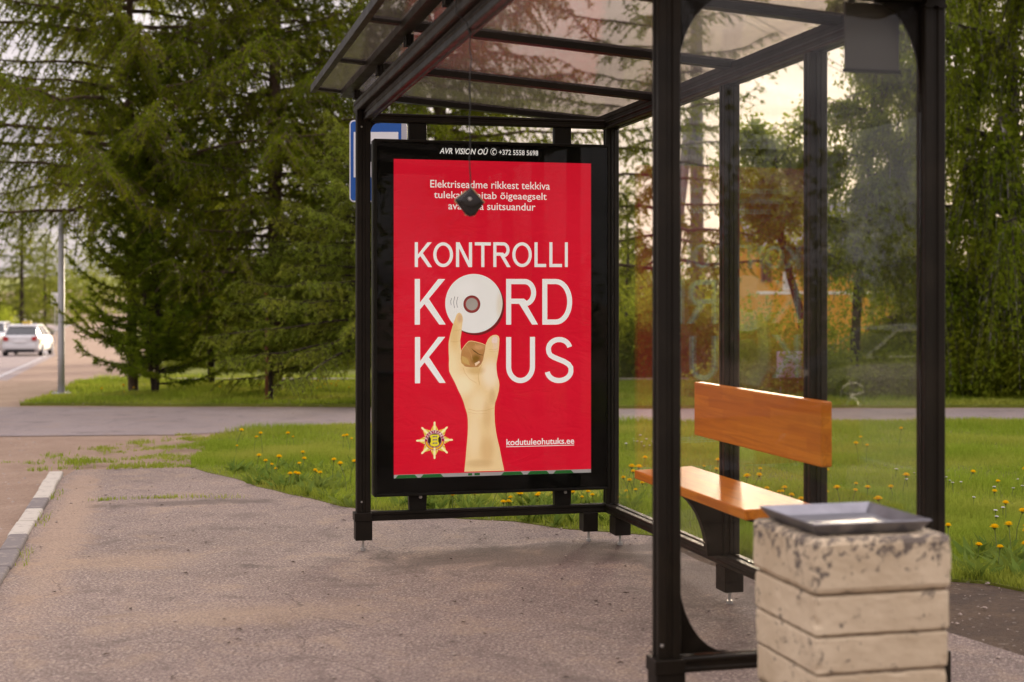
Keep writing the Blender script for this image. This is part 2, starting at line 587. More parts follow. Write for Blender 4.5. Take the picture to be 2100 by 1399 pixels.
M["birch"] = mat_leaf("birch_leaves", (0.085, 0.135, 0.010), (0.16, 0.21, 0.015), (0.22, 0.235, 0.015), 0.6, 1.0)
M["maple"] = mat_leaf("pale_green_leaves", (0.19, 0.26, 0.02), (0.30, 0.36, 0.04), (0.33, 0.34, 0.03), 0.6, 1.0)
M["bush"] = mat_leaf("shrub_leaves", (0.13, 0.175, 0.014), (0.23, 0.275, 0.025), (0.28, 0.285, 0.025), 0.55, 0.8)
M["far"] = mat_leaf("distant_leaves", (0.075, 0.10, 0.020), (0.13, 0.155, 0.028), (0.155, 0.165, 0.030), 0.4, 0.25)
M["bark"] = mat_bark("larch_bark", (0.075, 0.048, 0.034), (0.15, 0.10, 0.072))
M["bark_dark"] = mat_bark("dark_bark", (0.028, 0.020, 0.015), (0.07, 0.05, 0.038))
M["bark_birch"] = mat_bark("birch_bark", (0.035, 0.028, 0.023), (0.10, 0.08, 0.065), (0.32, 0.29, 0.27))
M["galv"] = simple("grey_galvanised_pole", (0.50, 0.49, 0.51), 0.5, 0.3, var=0.1, scale=4)
M["rustpole"] = simple("brown_red_post_paint", (0.22, 0.085, 0.05), 0.6, var=0.2)
M["blue"] = simple("blue_sign_film", (0.006, 0.085, 0.36), 0.35, var=0.05)
M["signwhite"] = simple("white_sign_film", (0.74, 0.73, 0.74), 0.4, var=0.04)
M["signgrey"] = simple("sign_back_grey", (0.42, 0.41, 0.44), 0.45, 0.3, var=0.06)
M["signblack"] = simple("black_sign_film", (0.012, 0.012, 0.014), 0.4)
M["polewood"] = mat_bark("weathered_pole_wood", (0.15, 0.13, 0.12), (0.26, 0.23, 0.21), None, 10.0)
M["plate"] = simple("grey_plate", (0.055, 0.048, 0.040), 0.5, var=0.1)
M["wire"] = simple("black_wire", (0.02, 0.02, 0.02), 0.5)
M["leather"] = simple("black_worn_leather", (0.022, 0.018, 0.018), 0.32, var=0.5, scale=40, bump=0.2)
M["leather_edge"] = simple("tan_leather_edge", (0.52, 0.40, 0.20), 0.6, var=0.2)

# ------------------------------------------------------------------ the ground
PROF = [(-400, -0.60), (-30, -0.60), (-10.5, -0.57), (-5, 0.0), (24, 0.0), (30, -0.427), (45, -0.853), (68, -1.33), (100, -1.50), (200, -1.50), (300, 1.0), (1500, 25.0)]


def zg(Y):
    return float(np.interp(Y, [p[0] for p in PROF], [p[1] for p in PROF]))


def clip_y(poly, lo, hi):
    def half(ps, f):
        out = []
        for i in range(len(ps)):
            a, b = ps[i], ps[(i + 1) % len(ps)]
            fa, fb = f(a), f(b)
            if fa >= 0:
                out.append(a)
            if (fa >= 0) != (fb >= 0):
                t = fa / (fa - fb)
                out.append((a[0] + (b[0] - a[0]) * t, a[1] + (b[1] - a[1]) * t))
        return out
    return half(half(poly, lambda p: p[1] - lo), lambda p: hi - p[1])


def wobble(poly, step, amp, seed, skip=()):
    """natural edges: points every `step` metres pushed sideways a little"""
    r = random.Random(seed)
    out = []
    for i in range(len(poly)):
        a, b = Vector(poly[i]), Vector(poly[(i + 1) % len(poly)])
        n = 1 if i in skip else max(1, int((b - a).length / step))
        nm = Vector((-(b - a).y, (b - a).x)).normalized() if (b - a).length > 0 else Vector((0, 0))
        for k in range(n):
            p = a + (b - a) * (k / n)
            if k:
                p = p + nm * r.uniform(-amp, amp)
            out.append((p.x, p.y))
    return out


def sheet(name, poly, zoff, mat, skirt=0.0, parent=None):
    mb = MB()
    cuts = [p[0] for p in PROF]
    for lo, hi in zip(cuts[:-1], cuts[1:]):
        ps = clip_y(poly, lo, hi)
        if len(ps) >= 3:
            mb.add([(x, y, zg(y) + zoff) for x, y in ps], [list(range(len(ps)))])
    if skirt:
        n = len(poly)
        for i in range(n):
            a, b = poly[i], poly[(i + 1) % n]
            if max(a[1], b[1]) > 40 or min(a[1], b[1]) < -8:
                continue
            za, zb = zg(a[1]) + zoff, zg(b[1]) + zoff
            mb.add([(*a, za), (*b, zb), (*b, zb - skirt), (*a, za - skirt)], [[0, 1, 2, 3]])
    o = mb.build(name, mat, parent, recalc=False, tri=True)
    me = o.data
    bm = bmesh.new()
    bm.from_mesh(me)
    for f in bm.faces:
        f.normal_update()
        if f.normal.z < -0.01:
            f.normal_flip()
    bm.to_mesh(me)
    bm.free()
    return o


def pip(x, y, poly):
    """points inside polygon, vectorised"""
    x, y = np.asarray(x), np.asarray(y)
    ins = np.zeros(x.shape, bool)
    px = [p[0] for p in poly]
    py = [p[1] for p in poly]
    j = len(poly) - 1
    for i in range(len(poly)):
        c = ((py[i] > y) != (py[j] > y))
        with np.errstate(divide="ignore", invalid="ignore"):
            xi = (px[j] - px[i]) * (y - py[i]) / (py[j] - py[i] + 1e-12) + px[i]
        ins ^= c & (x < xi)
        j = i
    return ins


GZ = -0.035                                   # level of the bus bay and the streets below pavement and lawn
tag(sheet("ground", [(-900, -350), (900, -350), (900, 1400), (-900, 1400)], GZ, M["dirt"]), kind="structure")


def p2(u, v):
    w = UV(u, v)
    return (w.x, w.y)


# main road running away on the left, and the side street that joins it
road_r = [p2(-4.2, -60), p2(-4.0, 14), (-10.8, 30), (-15.3, 45), (-21.8, 68), (-33, 100), (-51, 166), (-80, 240), (-130, 300)]
road_l = [(-145, 300), (-92, 240), (-59.5, 166), (-41, 100), (-30.3, 68), (-23.8, 45), (-19.3, 30), p2(-12.0, 14), p2(-12.2, -60)]
tag(sheet("main_road", road_r + road_l, GZ + 0.003, M["road"]), kind="structure")
street = [(-9.5, 18.25), (-6.5, 18.1), (-2.0, 17.95), (1.33, 17.72), (6.4, 17.85), (60, 18.4), (60, 16.6), (5.8, 16.15), (1.35, 15.80), (-1.7, 15.5), (-2.34, 15.2),
          (-2.85, 14.75), (-3.4, 14.4), (-5.2, 14.25), (-8.6, 14.0)]
tag(sheet("side_street", wobble(street, 0.5, 0.03, 3), GZ + 0.006, M["road"]), kind="structure")
tag(sheet("footpath", wobble([(-7.2, 24.6), (-7.0, 23.85), (0, 23.4), (14, 23.3), (14, 24.1), (0, 24.1)], 0.6, 0.03, 4), 0.012, M["road"]), kind="structure")

# lawns
lawn_edge = [(-2.51, 11.30), (-2.2, 10.85), (-1.69, 10.06), (-1.35, 9.62), (-1.11, 9.26), (-0.55, 8.86), (0.02, 8.64), (0.30, 8.36), (0.62, 8.22), (0.80, 8.12),
             p2(2.78, 7.3), p2(2.98, 6.75), p2(3.45, 6.38), p2(3.82, 6.05), p2(3.98, 5.5), p2(4.2, 4.4), p2(4.6, 2.0), p2(5.0, -8)]
lawn = [(60, -6), (60, 16.35), (5.8, 15.90), (1.35, 15.55), (-1.7, 15.35), (-2.3, 15.05), (-2.75, 14.6), (-2.95, 13.95), (-2.85, 13.2), (-2.72, 12.6), (-2.72, 12.05), (-2.62, 11.6)] + lawn_edge
lawn_w = wobble(lawn, 0.22, 0.035, 5)
tag(sheet("lawn", lawn_w, 0.0, M["turf"], skirt=0.07), kind="structure")
verge = [(-6.35, 18.35), (-2.0, 18.12), (1.33, 17.9), (6.4, 18.02), (60, 18.6), (60, 23.0), (14, 23.1), (0, 23.2), (-7.0, 23.65), (-7.05, 23.0), (-6.75, 21.4)]
verge_w = wobble(verge, 0.4, 0.05, 6)
tag(sheet("verge", verge_w, 0.0, M["turf"], skirt=0.07), kind="structure")
field = [(-7.3, 24.8), (0, 24.3), (14, 24.3), (60, 23.2), (700, 60), (700, 1300), (-60, 1300), (-70, 300), (-45, 180), (-28, 104), (-17.2, 68), (-11.0, 45), (-8.0, 30)]
tag(sheet("meadow", field, 0.0, M["turf"]), kind="structure")
tag(sheet("roadside_bank", [(-146, 301), (-94, 240), (-61.5, 166), (-43, 100), (-32.3, 68), (-25.8, 45), (-21.3, 30), p2(-14, 14), p2(-14.2, -60), (-700, -60), (-700, 1300), (-130, 1300)], 0.0, M["turf"]), kind="structure")

# the paved waiting area
pave = [p2(-0.735, -20), p2(-0.735, 11.2), (-3.45, 11.25), (-3.0, 11.36), (-2.51, 11.36)] + [(x + 0.10, y + 0.12) for x, y in lawn_edge[:9]] + \
       [p2(2.74, 7.5), p2(2.70, 6.9), p2(2.80, 6.3), p2(3.05, 5.6), p2(3.14, 5.0), p2(3.25, 4.2), p2(3.5, 2.0), p2(3.9, -20)]
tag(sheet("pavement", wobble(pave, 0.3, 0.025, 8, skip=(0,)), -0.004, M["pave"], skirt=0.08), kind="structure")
tag(sheet("earth_strip", wobble([p2(2.6, 7.6), p2(2.9, 7.2), p2(3.1, 6.7), p2(3.6, 6.5), p2(4.2, 5.9), p2(4.5, 4.0), p2(5.0, -7), p2(3.4, -7), p2(3.0, 4.0), p2(2.85, 5.4), p2(2.62, 6.3)], 0.3, 0.05, 9), -0.012, M["earth"]), kind="structure")

# painted kerb stones along the bay, half metre blocks
kerb = empty("kerb", UV(-0.785, 7.0))
kerb.rotation_euler.z = TH
tag(kerb, kind="structure")
kw, kb = mat_kerb()
kmeshes = {}
for i in range(-8, 9):
    va, vb = 7.0 + i * 0.5, 7.0 + (i + 1) * 0.5
    if va > 11.1:
        break
    white = (8.4 <= va + 0.25 <= 9.5) or (10.0 <= va + 0.25 <= 11.3) or (int(math.floor((va - 6.4) / 1.0)) % 2 and va < 7.0)
    key = "w" if white else "b"
    if key not in kmeshes:
        m = MB().box((-0.055, 0.003, -0.25), (0.055, 0.497, 0.022), 0.014)
        o = m.build("kerb_stone", kw if white else kb, kerb)
        kmeshes[key] = o.data
    else:
        o = bpy.data.objects.new("kerb_stone", kmeshes[key])
        link(o, kerb)
    o.location = (random.uniform(-0.008, 0.008), i * 0.5, random.uniform(-0.006, 0.004))
    o.rotation_euler.z = random.uniform(-0.012, 0.012)

# dashed edge line of the main road, short thermoplastic dashes
marks = empty("road_marking", (-10.8, 30, zg(30)))
tag(marks, kind="structure")
acc = 0.0
edge = [Vector(p) for p in road_r[1:7]]
dash = None
for a, b in zip(edge[:-1], edge[1:]):
    L = (b - a).length
    d = (b - a) / L
    nrm = Vector((-d.y, d.x))
    s = acc
    while s < L - 1.0:
        p = a + d * s + nrm * 0.35
        q = p + d * 1.0
        if p.y > 22:
            hw = nrm * 0.07
            vs = [Vector((c.x, c.y, zg(c.y) + GZ + 0.012)) - marks.location for c in (p - hw, q - hw, q + hw, p + hw)]
            mesh_obj("dash", vs, [(0, 1, 2, 3)], M["signwhite"], marks)
        s += 2.0
    acc = s - L if s > L else 0.0

# ------------------------------------------------------------------ bus shelter
SU, SV = 1.75, 5.90                          # its middle, in shelter axes
shelter = empty("bus_shelter", UV(SU, SV), TH)
tag(shelter, "glass bus shelter with brown metal frame and clear roof on the pavement", "bus shelter")


def groove(a, b, hw, hd, g=0.007, gd=0.006, c=0.004):
    """outline of an extruded section: box 2*hw by 2*hd with rounded corners and a channel in each side"""
    def side(L):
        return [(-L + c, 0), (-g * 1.6, 0), (-g, -gd), (g, -gd), (g * 1.6, 0), (L - c, 0)]
    out = []
    for (nx, ny, L, D) in ((0, -1, hw, hd), (1, 0, hd, hw), (0, 1, hw, hd), (-1, 0, hd, hw)):
        tx, ty = -ny, nx
        for s, d in side(L):
            out.append((a + tx * s + nx * (D + d), b + ty * s + ny * (D + d)))
    return out


def sh(name, mb, mat="frame", parent=None, smooth=False):
    """a part given in (u, v, z), brought into the shelter's own frame"""
    off = Vector((SU, SV, 0))
    mb.v = [p - off for p in mb.v]
    return mb.build(name, M[mat] if isinstance(mat, str) else mat, parent or shelter, smooth)


PU, PV = 0.0375, 0.030                        # half sizes of a post along u and v
UA, UD, UR = 1.0545, 1.534, 2.4515            # post lines: front far, front near, rear
VF, VN = 7.612, 4.20                          # far and near end walls
rear_v = [VF, 6.757, 5.902, 5.047, VN]
ZR_F, ZR_N = 0.204, 0.232                     # top of the bottom rail at the far and near wall


def post(u, v, z0, z1):
    return sh("post", MB().prism(groove(u, v, PU, PV), "z", z0, z1))


def zrail(v):
    return ZR_F + (ZR_N - ZR_F) * (VF - v) / (VF - VN)


post(UA, VF, ZR_F + 0.001, 2.36)
for v in rear_v:
    post(UR, v, zrail(v) + 0.001, 2.30)
post(UD, VN, ZR_N + 0.001, 2.40)
# screws low on the posts
for (u, v, z) in ((UA - 0.012, VF - PV, 0.262), (UA - 0.012, VF - PV, 2.27), (UD - 0.026, VN - PV, 0.275)):
    sh("screw", MB().tube([(u, v + 0.002, z), (u, v - 0.004, z)], [0.006, 0.004], 8), "bolt")

# rails and beams of the end walls (along u) and of the back wall (along v)
def along_u(name, u0, u1, v, zc, hv, hz, mat="frame"):
    prof = [(a, b) for a, b in groove(v, zc, hv, hz)]
    return sh(name, MB().prism(prof, "x", u0, u1), mat)


def along_v(name, v0, v1, u, zc, hu, hz, mat="frame", dz=0.0):
    mb = MB().prism(groove(u, zc, hu, hz), "y", v0, v1)
    if dz:
        for p in mb.v:
            p.z += dz * (VF - p.y) / (VF - VN)
    return sh(name, mb, mat)


along_u("bottom_rail", UA + PU + 0.004, UR - PU - 0.003, VF, ZR_F - 0.024, 0.025, 0.024)
along_u("top_beam", UA + PU + 0.004, UR - PU - 0.003, VF, 2.324, 0.026, 0.024)
along_u("bottom_rail", UD + PU + 0.004, UR - PU - 0.003, VN, ZR_N - 0.024, 0.027, 0.024)
along_u("top_beam", UD + PU + 0.004, UR - PU - 0.003, VN, 2.350, 0.026, 0.030)
along_v("bottom_rail", VN - PV, VF + PV, UR, ZR_F - 0.026, 0.040, 0.025, dz=ZR_N - ZR_F)
along_v("top_beam", VN - 0.04, VF + 0.032, UR - 0.003, 2.318, 0.040, 0.020)
along_v("top_beam", VN - 0.04, VF + 0.033, UR - 0.012, 2.352, 0.026, 0.012)
# front beam: a hollow section in two steps
along_v("front_beam", VN - 0.35, VF + 0.090, UA - 0.005, 2.388, 0.034, 0.030)
along_v("front_beam", VN - 0.35, VF + 0.085, UA + 0.022, 2.330, 0.024, 0.026)
along_u("cantilever_arm", UA + 0.05, UD + 0.02, VN, 2.43, 0.022, 0.03)

# feet: sleeve, box and threaded rod
for (u, v, zt, du, dv) in ((UA, VF, ZR_F, 0.045, 0.04), (2.318, VF - 0.005, ZR_F - 0.012, 0.042, 0.045), (UR, VF - 0.16, 0.184, 0.044, 0.055), (UR, 5.90, 0.196, 0.044, 0.055), (UR, VN, ZR_N, 0.05, 0.042), (UD, VN, ZR_N, 0.048, 0.042)):
    f = sh("foot", MB().box((u - du, v - dv, 0.056), (u + du, v + dv, zt - 0.03), 0.003))
    if u in (UA, UD):
        sh("foot_cap", MB().box((u - du - 0.006, v - dv - 0.006, zt - 0.045), (u + du - 0.004, v + dv, zt), 0.003), parent=f).location = (0, 0, 0)
    sh("anchor_rod", MB().tube([(u, v, 0.06), (u, v, -0.02)], 0.0075, 8).tube([(u, v, 0.012), (u, v, -0.003)], 0.015, 6), "bolt", parent=f)


def gusset(c, r0, r1, plane, flip_a=1, flip_z=1):
    """concave plate filling a corner: legs r0 along the wall and r1 up the post"""
    pts = [(0, 0)]
    n = 14
    for i in range(n + 1):
        t = math.pi / 2 * i / n
        pts.append((r0 * (1 - math.sin(t)) if i else r0, r1 * (1 - math.cos(t)) if i else 0.004))
    return [(c[0] + flip_a * a, c[1] + flip_z * b) for a, b in pts]


for (a, z, r0, r1, fa, fz) in ((UD + PU + 0.002, ZR_N + 0.004, 0.17, 0.26, 1, 1), (UD + PU + 0.002, 2.318, 0.20, 0.26, 1, -1), (UR - PU - 0.002, 2.318, 0.17, 0.30, -1, -1)):
    sh("gusset_plate", MB().prism(gusset((a, z), r0, r1, "u", fa, fz), "y", VN - 0.004, VN + 0.004))
sh("gusset_plate", MB().prism(gusset((UA + PU + 0.002, 2.298), 0.05, 0.06, "u", 1, -1), "y", VF - 0.004, VF + 0.004))

# glass: one pane per bay
ZB, ZT = 0.0, 2.296
for v1, v0 in zip(rear_v[:-1], rear_v[1:]):
    zb = zrail((v0 + v1) / 2) - 0.004
    sh("glass_pane", MB().box((UR - 0.004, v0 + PV + 0.002, zb + 0.006), (UR + 0.004, v1 - PV - 0.002, ZT)), "glass")
    for vv in (v0 + PV + 0.005, v1 - PV - 0.005):
        sh("glazing_bead", MB().box((UR - 0.012, vv - 0.004, zb + 0.008), (UR - 0.006, vv + 0.004, ZT - 0.002)))
sh("glass_pane", MB().box((UD + PU + 0.002, VN - 0.004, ZR_N + 0.002), (UR - PU - 0.002, VN + 0.004, 2.316)), "nearglass")

# roof: sloping sheets between bars, front profile on short struts
def zroof(u):
    return 2.478 - 0.075 * (u - 1.2)


def slab(u0, u1, v0, v1, t0, t1):
    vs = []
    for dz in (t0, t1):
        vs += [(u0, v0, zroof(u0) + dz), (u1, v0, zroof(u1) + dz), (u1, v1, zroof(u1) + dz), (u0, v1, zroof(u0) + dz)]
    return MB().add(vs, [(3, 2, 1, 0), (4, 5, 6, 7), (0, 1, 5, 4), (1, 2, 6, 5), (2, 3, 7, 6), (3, 0, 4, 7)])


bars = [7.84, 6.86, 5.83, 4.80, 3.78]
U0R, U1R = 0.80, 2.47
for b1, b0 in zip(bars[:-1], bars[1:]):
    sh("roof_panel", slab(1.02, U1R - 0.01, b0 + 0.026, b1 - 0.026, 0.0, 0.008), "roof")
    sh("roof_panel", slab(U0R + 0.03, 0.962, b0 + 0.026, b1 - 0.026, 0.0, 0.008), "roof")
for b in bars:
    sh("roof_bar", slab(1.022, U1R - 0.012, b - 0.025, b + 0.025, -0.028, 0.012))
    sh("roof_bar", slab(U0R + 0.03, 0.960, b - 0.02, b + 0.02, -0.012, 0.012))
sh("roof_edge_trim", slab(U0R, U0R + 0.028, bars[-1] - 0.03, bars[0] + 0.03, -0.022, 0.016))
sh("roof_edge_trim", slab(0.964, 1.018, bars[-1] - 0.03, bars[0] + 0.03, -0.030, 0.010))
sh("roof_edge_trim", slab(U1R - 0.05, U1R + 0.03, bars[-1] - 0.03, bars[0] + 0.03, -0.030, -0.001))
for v in (7.60, 6.765, 5.95, 5.10, 4.25):
    sh("roof_strut", MB().prism(groove(1.018, v, 0.018, 0.030), "z", 2.419, 2.466))

# grey timetable plate hung inside the near wall
pu0, pz1 = on_wall(1732, 22, VN + 0.05)
pu1, pz0 = on_wall(1843, 150, VN + 0.05)
plate = empty("timetable_plate", UV((pu0 + pu1) / 2, VN + 0.05, pz0), TH)
tag(plate, "dark grey blank plate hung high behind the near glass wall of the shelter", "plate")
w = (pu1 - pu0) / 2
MB().box((-w, -0.006, 0.0), (w, 0.006, pz1 - pz0 + 0.03), 0.004).build("plate", M["plate"], plate)
MB().box((-w - 0.004, -0.009, -0.004), (w + 0.004, 0.009, 0.008), 0.002).build("lower_lip", M["casing"], plate)
for s in (-1, 1):
    MB().box((s * w * 0.7 - 0.012, 0.0065, pz1 - pz0 - 0.02), (s * w * 0.7 + 0.012, 0.012, pz1 - pz0 + 0.10), 0.002).build("hanger", M["frame"], plate)

# ------------------------------------------------------------------ bench bolted to two rear posts
bench = empty("bench", UV(2.26, 5.475), TH)
tag(bench, "orange varnished wood bench with backrest fixed to the shelter's rear posts", "bench")


def bb(name, mb, mat, parent=bench):
    mb.v = [p - Vector((2.26, 5.475, 0)) for p in mb.v]
    return mb.build(name, mat, parent)


def wood_board(name, a, b, tilt=0.0, uz=False):
    o = bb(name, MB().box(a, b, 0.006), M["wood"])
    me = o.data
    if tilt:
        for v in me.vertices:
            v.co.z += tilt * (v.co.x + 0.14)
    uv = me.uv_layers.new(name="UVMap")
    for lp in me.loops:
        c = me.vertices[lp.vertex_index].co
        uv.data[lp.index].uv = (c.y + 3.0, (c.z if uz else c.x) + 3.0)
    return o


wood_board("backrest", (2.368, 4.827, 0.727), (2.413, 6.118, 0.970), uz=True)
wood_board("seat", (2.120, 4.955, 0.520), (2.405, 6.235, 0.560), tilt=0.04)
for v in (5.902, 5.047):
    pts = [(2.412, 0.515), (2.15, 0.512)]
    for i in range(13):
        t = math.pi / 2 * i / 12
        pts.append((2.165 + 0.175 * math.sin(t) ** 0.9, 0.505 - 0.29 * (1 - math.cos(t)) ** 0.85))
    pts.append((2.412, 0.215))
    bb("bracket", MB().prism(pts, "y", v - 0.020, v + 0.020), M["frame"])

# ------------------------------------------------------------------ poster case in the far end wall
VP = 7.566                                    # plane of the printed sheet
UC = 1.778
case = empty("poster_case", UV(UC, VF, 0.284), TH)
tag(case, "black framed glass poster case with red fire safety poster in shelter's end wall", "poster case")


def cs(name, mb, mat, parent=case, **kw):
    mb.v = [p - Vector((UC, VF, 0.284)) for p in mb.v]
    return mb.build(name, mat, parent, **kw)


cu0, cu1, cz0, cz1 = 1.107, 2.428, 0.289, 2.206
cs("casing", MB().box((cu0, VP + 0.012, cz0), (cu1, VF + 0.06, cz1), 0.004), M["casing"])
RIM = 0.014
for a, b in (((cu0, VP - 0.014, cz0), (cu0 + RIM, VP + 0.0115, cz1)), ((cu1 - RIM, VP - 0.014, cz0), (cu1, VP + 0.0115, cz1)),
             ((cu0 + RIM + 0.0005, VP - 0.013, cz0), (cu1 - RIM - 0.0005, VP + 0.0115, cz0 + RIM)), ((cu0 + RIM + 0.0005, VP - 0.013, cz1 - RIM), (cu1 - RIM - 0.0005, VP + 0.0115, cz1))):
    cs("rim", MB().box(a, b, 0.002), M["casing"])
cs("border", MB().box((cu0 + RIM + 0.001, VP + 0.001, cz0 + RIM + 0.001), (cu1 - RIM - 0.001, VP + 0.010, cz1 - RIM - 0.001)), M["black"])
cs("glass_pane", MB().box((cu0 + RIM + 0.001, VP - 0.0095, cz0 + RIM + 0.001), (cu1 - RIM - 0.001, VP - 0.0055, cz1 - RIM - 0.001)), M["caseglass"])
for u in (1.350, 2.165):
    cs("hanger", MB().box((u - 0.049, VF - 0.018, cz1 + 0.001), (u + 0.049, VF + 0.022, 2.299), 0.002), M["casing"])
    cs("hanger", MB().prism([(u - 0.050, cz0 - 0.001), (u + 0.050, cz0 - 0.001), (u + 0.046, ZR_F + 0.001), (u - 0.046, ZR_F + 0.001)], "y", VF - 0.018, VF + 0.022), M["casing"])
    cs("bolt", MB().tube([(u + 0.014, VF - 0.019, cz0 - 0.012), (u + 0.014, VF - 0.028, cz0 - 0.012)], [0.010, 0.008], 10), M["bolt"])

ru0, rz1 = on_wall(807.5, 325, VP)
ru1, rz0 = on_wall(1212, 971.5, VP)
rz1, rz0 = 2.101, 0.404


def flat(mb, pts, d, mi=0):
    """a printed shape: outline in (u, z), d = layer above the sheet"""
    b = [(u, VP - 0.0004 * d - 0.0006, z) for u, z in pts]
    mb.add(b, [list(range(len(b)))], mi)


def fit(pts, box):
    return [(box[0] + x * (box[2] - box[0]), box[1] + y * (box[3] - box[1])) for x, y in pts]


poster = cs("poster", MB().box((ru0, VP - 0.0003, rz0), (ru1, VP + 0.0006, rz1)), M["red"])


def pr(name, mb, mat, parent=poster, **kw):
    kw.setdefault("recalc", False)
    o = cs(name, mb, mat, parent, tri=True, **kw)
    return o


def W(px, py):
    return on_wall(px, py, VP)


def seg(mb, pts, wd, d, box, cap=False):
    """stroke of constant width along a polyline given in box units; width in metres"""
    P = [Vector(fit([p], box)[0]) for p in pts]
    Lf, Rt = [], []
    for i, p in enumerate(P):
        t = (P[min(i + 1, len(P) - 1)] - P[max(i - 1, 0)]).normalized()
        nrm = Vector((-t.y, t.x)) * wd / 2
        Lf.append(p + nrm)
        Rt.append(p - nrm)
    for i in range(len(P) - 1):
        flat(mb, [Lf[i], Rt[i], Rt[i + 1], Lf[i + 1]], d)


def arc(cx, cy, rx, ry, a0, a1, n=20):
    return [(cx + rx * math.cos(R(a0 + (a1 - a0) * i / n)), cy + ry * math.sin(R(a0 + (a1 - a0) * i / n))) for i in range(n + 1)]


def letter(mb, ch, u0, z0, u1, z1, s, d):
    """grotesque capitals drawn as strokes of width s (metres)"""
    w, h = u1 - u0, z1 - z0
    x, y = s / w, s / h
    box = (u0, z0, u1, z1)
    F = lambda pts, k=0: flat(mb, fit(pts, box), d + 0.1 * k)
    bar = lambda x0, y0, x1, y1, k=0: F([(x0, y0), (x1, y0), (x1, y1), (x0, y1)], k)
    if ch in "KNRDL":
        bar(0, 0, x, 1)
    if ch == "K":
        F([(x, 0.33), (x, 0.33 + 1.35 * y), (1 - 1.45 * x, 1), (1 - 0.10 * x, 1)], 1)
        F([(x + 0.30 * (1 - x), 0.60), (x + 0.30 * (1 - x) - 0.75 * x, 0.60 - 0.13), (1 - 1.25 * x, 0), (1, 0)], 2)
    elif ch == "O":
        seg(mb, arc(0.5, 0.5, 0.5 - x / 2, 0.5 - y / 2, 0, 360, 48), s, d, box)
    elif ch == "N":
        bar(1 - x, 0, 1, 1)
        F([(0, 1), (1.15 * x, 1), (1, 0), (1 - 1.15 * x, 0)], 1)
    elif ch == "T":
        bar(0, 1 - y, 1, 1)
        bar(0.5 - x / 2, 0, 0.5 + x / 2, 1 - y)
    elif ch == "L":
        bar(x, 0, 1, y)
    elif ch == "I":
        bar(0, 0, 1, 1)
    elif ch == "D":
        p = [(x * 0.9, 1 - y / 2), (0.45, 1 - y / 2)] + arc(0.45, 0.5, 0.55 - x / 2, 0.5 - y / 2, 80, -80, 28) + [(0.45, y / 2), (x * 0.9, y / 2)]
        seg(mb, p, s, d + 0.1, box)
    elif ch == "R":
        yb = 0.455
        r = (1 - yb - y) / 2 + y / 2
        p = [(x * 0.9, 1 - y / 2), (0.58, 1 - y / 2)] + arc(0.58, 1 - y / 2 - (r - y / 4), 0.36 - x / 2, r - y / 4, 80, -80, 20) + [(0.55, yb + y / 2), (x * 0.9, yb + y / 2)]
        seg(mb, p, s, d + 0.1, box)
        F([(0.40, yb + 0.01), (0.62, yb + 0.01), (1.0, 0), (1 - 1.2 * x, 0)], 2)
    elif ch == "U":
        p = [(x / 2, 1), (x / 2, 0.36)] + arc(0.5, 0.36, 0.5 - x / 2, 0.36 - y / 2, 180, 360, 26)[1:] + [(1 - x / 2, 1)]
        seg(mb, p, s, d, box)
    elif ch == "S":
        p = arc(0.5, 0.735, 0.46 - x / 2, 0.265 - y / 2, 12, 178, 18) + [(0.145, 0.665), (0.20, 0.605), (0.32, 0.560), (0.50, 0.512), (0.68, 0.465), (0.83, 0.405), (0.905, 0.335)] + arc(0.5, 0.275, 0.50 - x / 2, 0.275 - y / 2, -8, -172, 20)
        seg(mb, p, s, d, box)


def word(name, items, py0, py1, s, pxm=None):
    for ch, pa, pb in items:
        ua, za = W(pa, py1)
        ub, zb = W(pb, py0)
        _, za2 = W((pa + pb) / 2, py1)
        mb = MB()
        letter(mb, ch, ua, za, ub, zb, s, 2)
        pr("letter", mb, M["white_print"])


o8 = lambda a: 800 + a / 4.823
word("kontrolli", [("K", 850.4, 886), ("O", 888.4, 929), ("N", 935, 968), ("T", 973.5, 1006.5), ("R", 1011.5, 1047), ("O", 1050.5, 1090.5), ("L", 1096, 1120), ("L", 1126.5, 1152.5), ("I", 1158.3, 1164.3)], 497.2, 547.8, 0.0175)
word("kord", [("K", 850.4, 914), ("R", 1037.8, 1103.2), ("D", 1112, 1173.2)], 572.4, 666.0, 0.0285)
word("kus", [("K", 850.8, 914), ("U", 1037.8, 1097), ("S", 1117, 1176)], 691.0, 786.3, 0.0285)


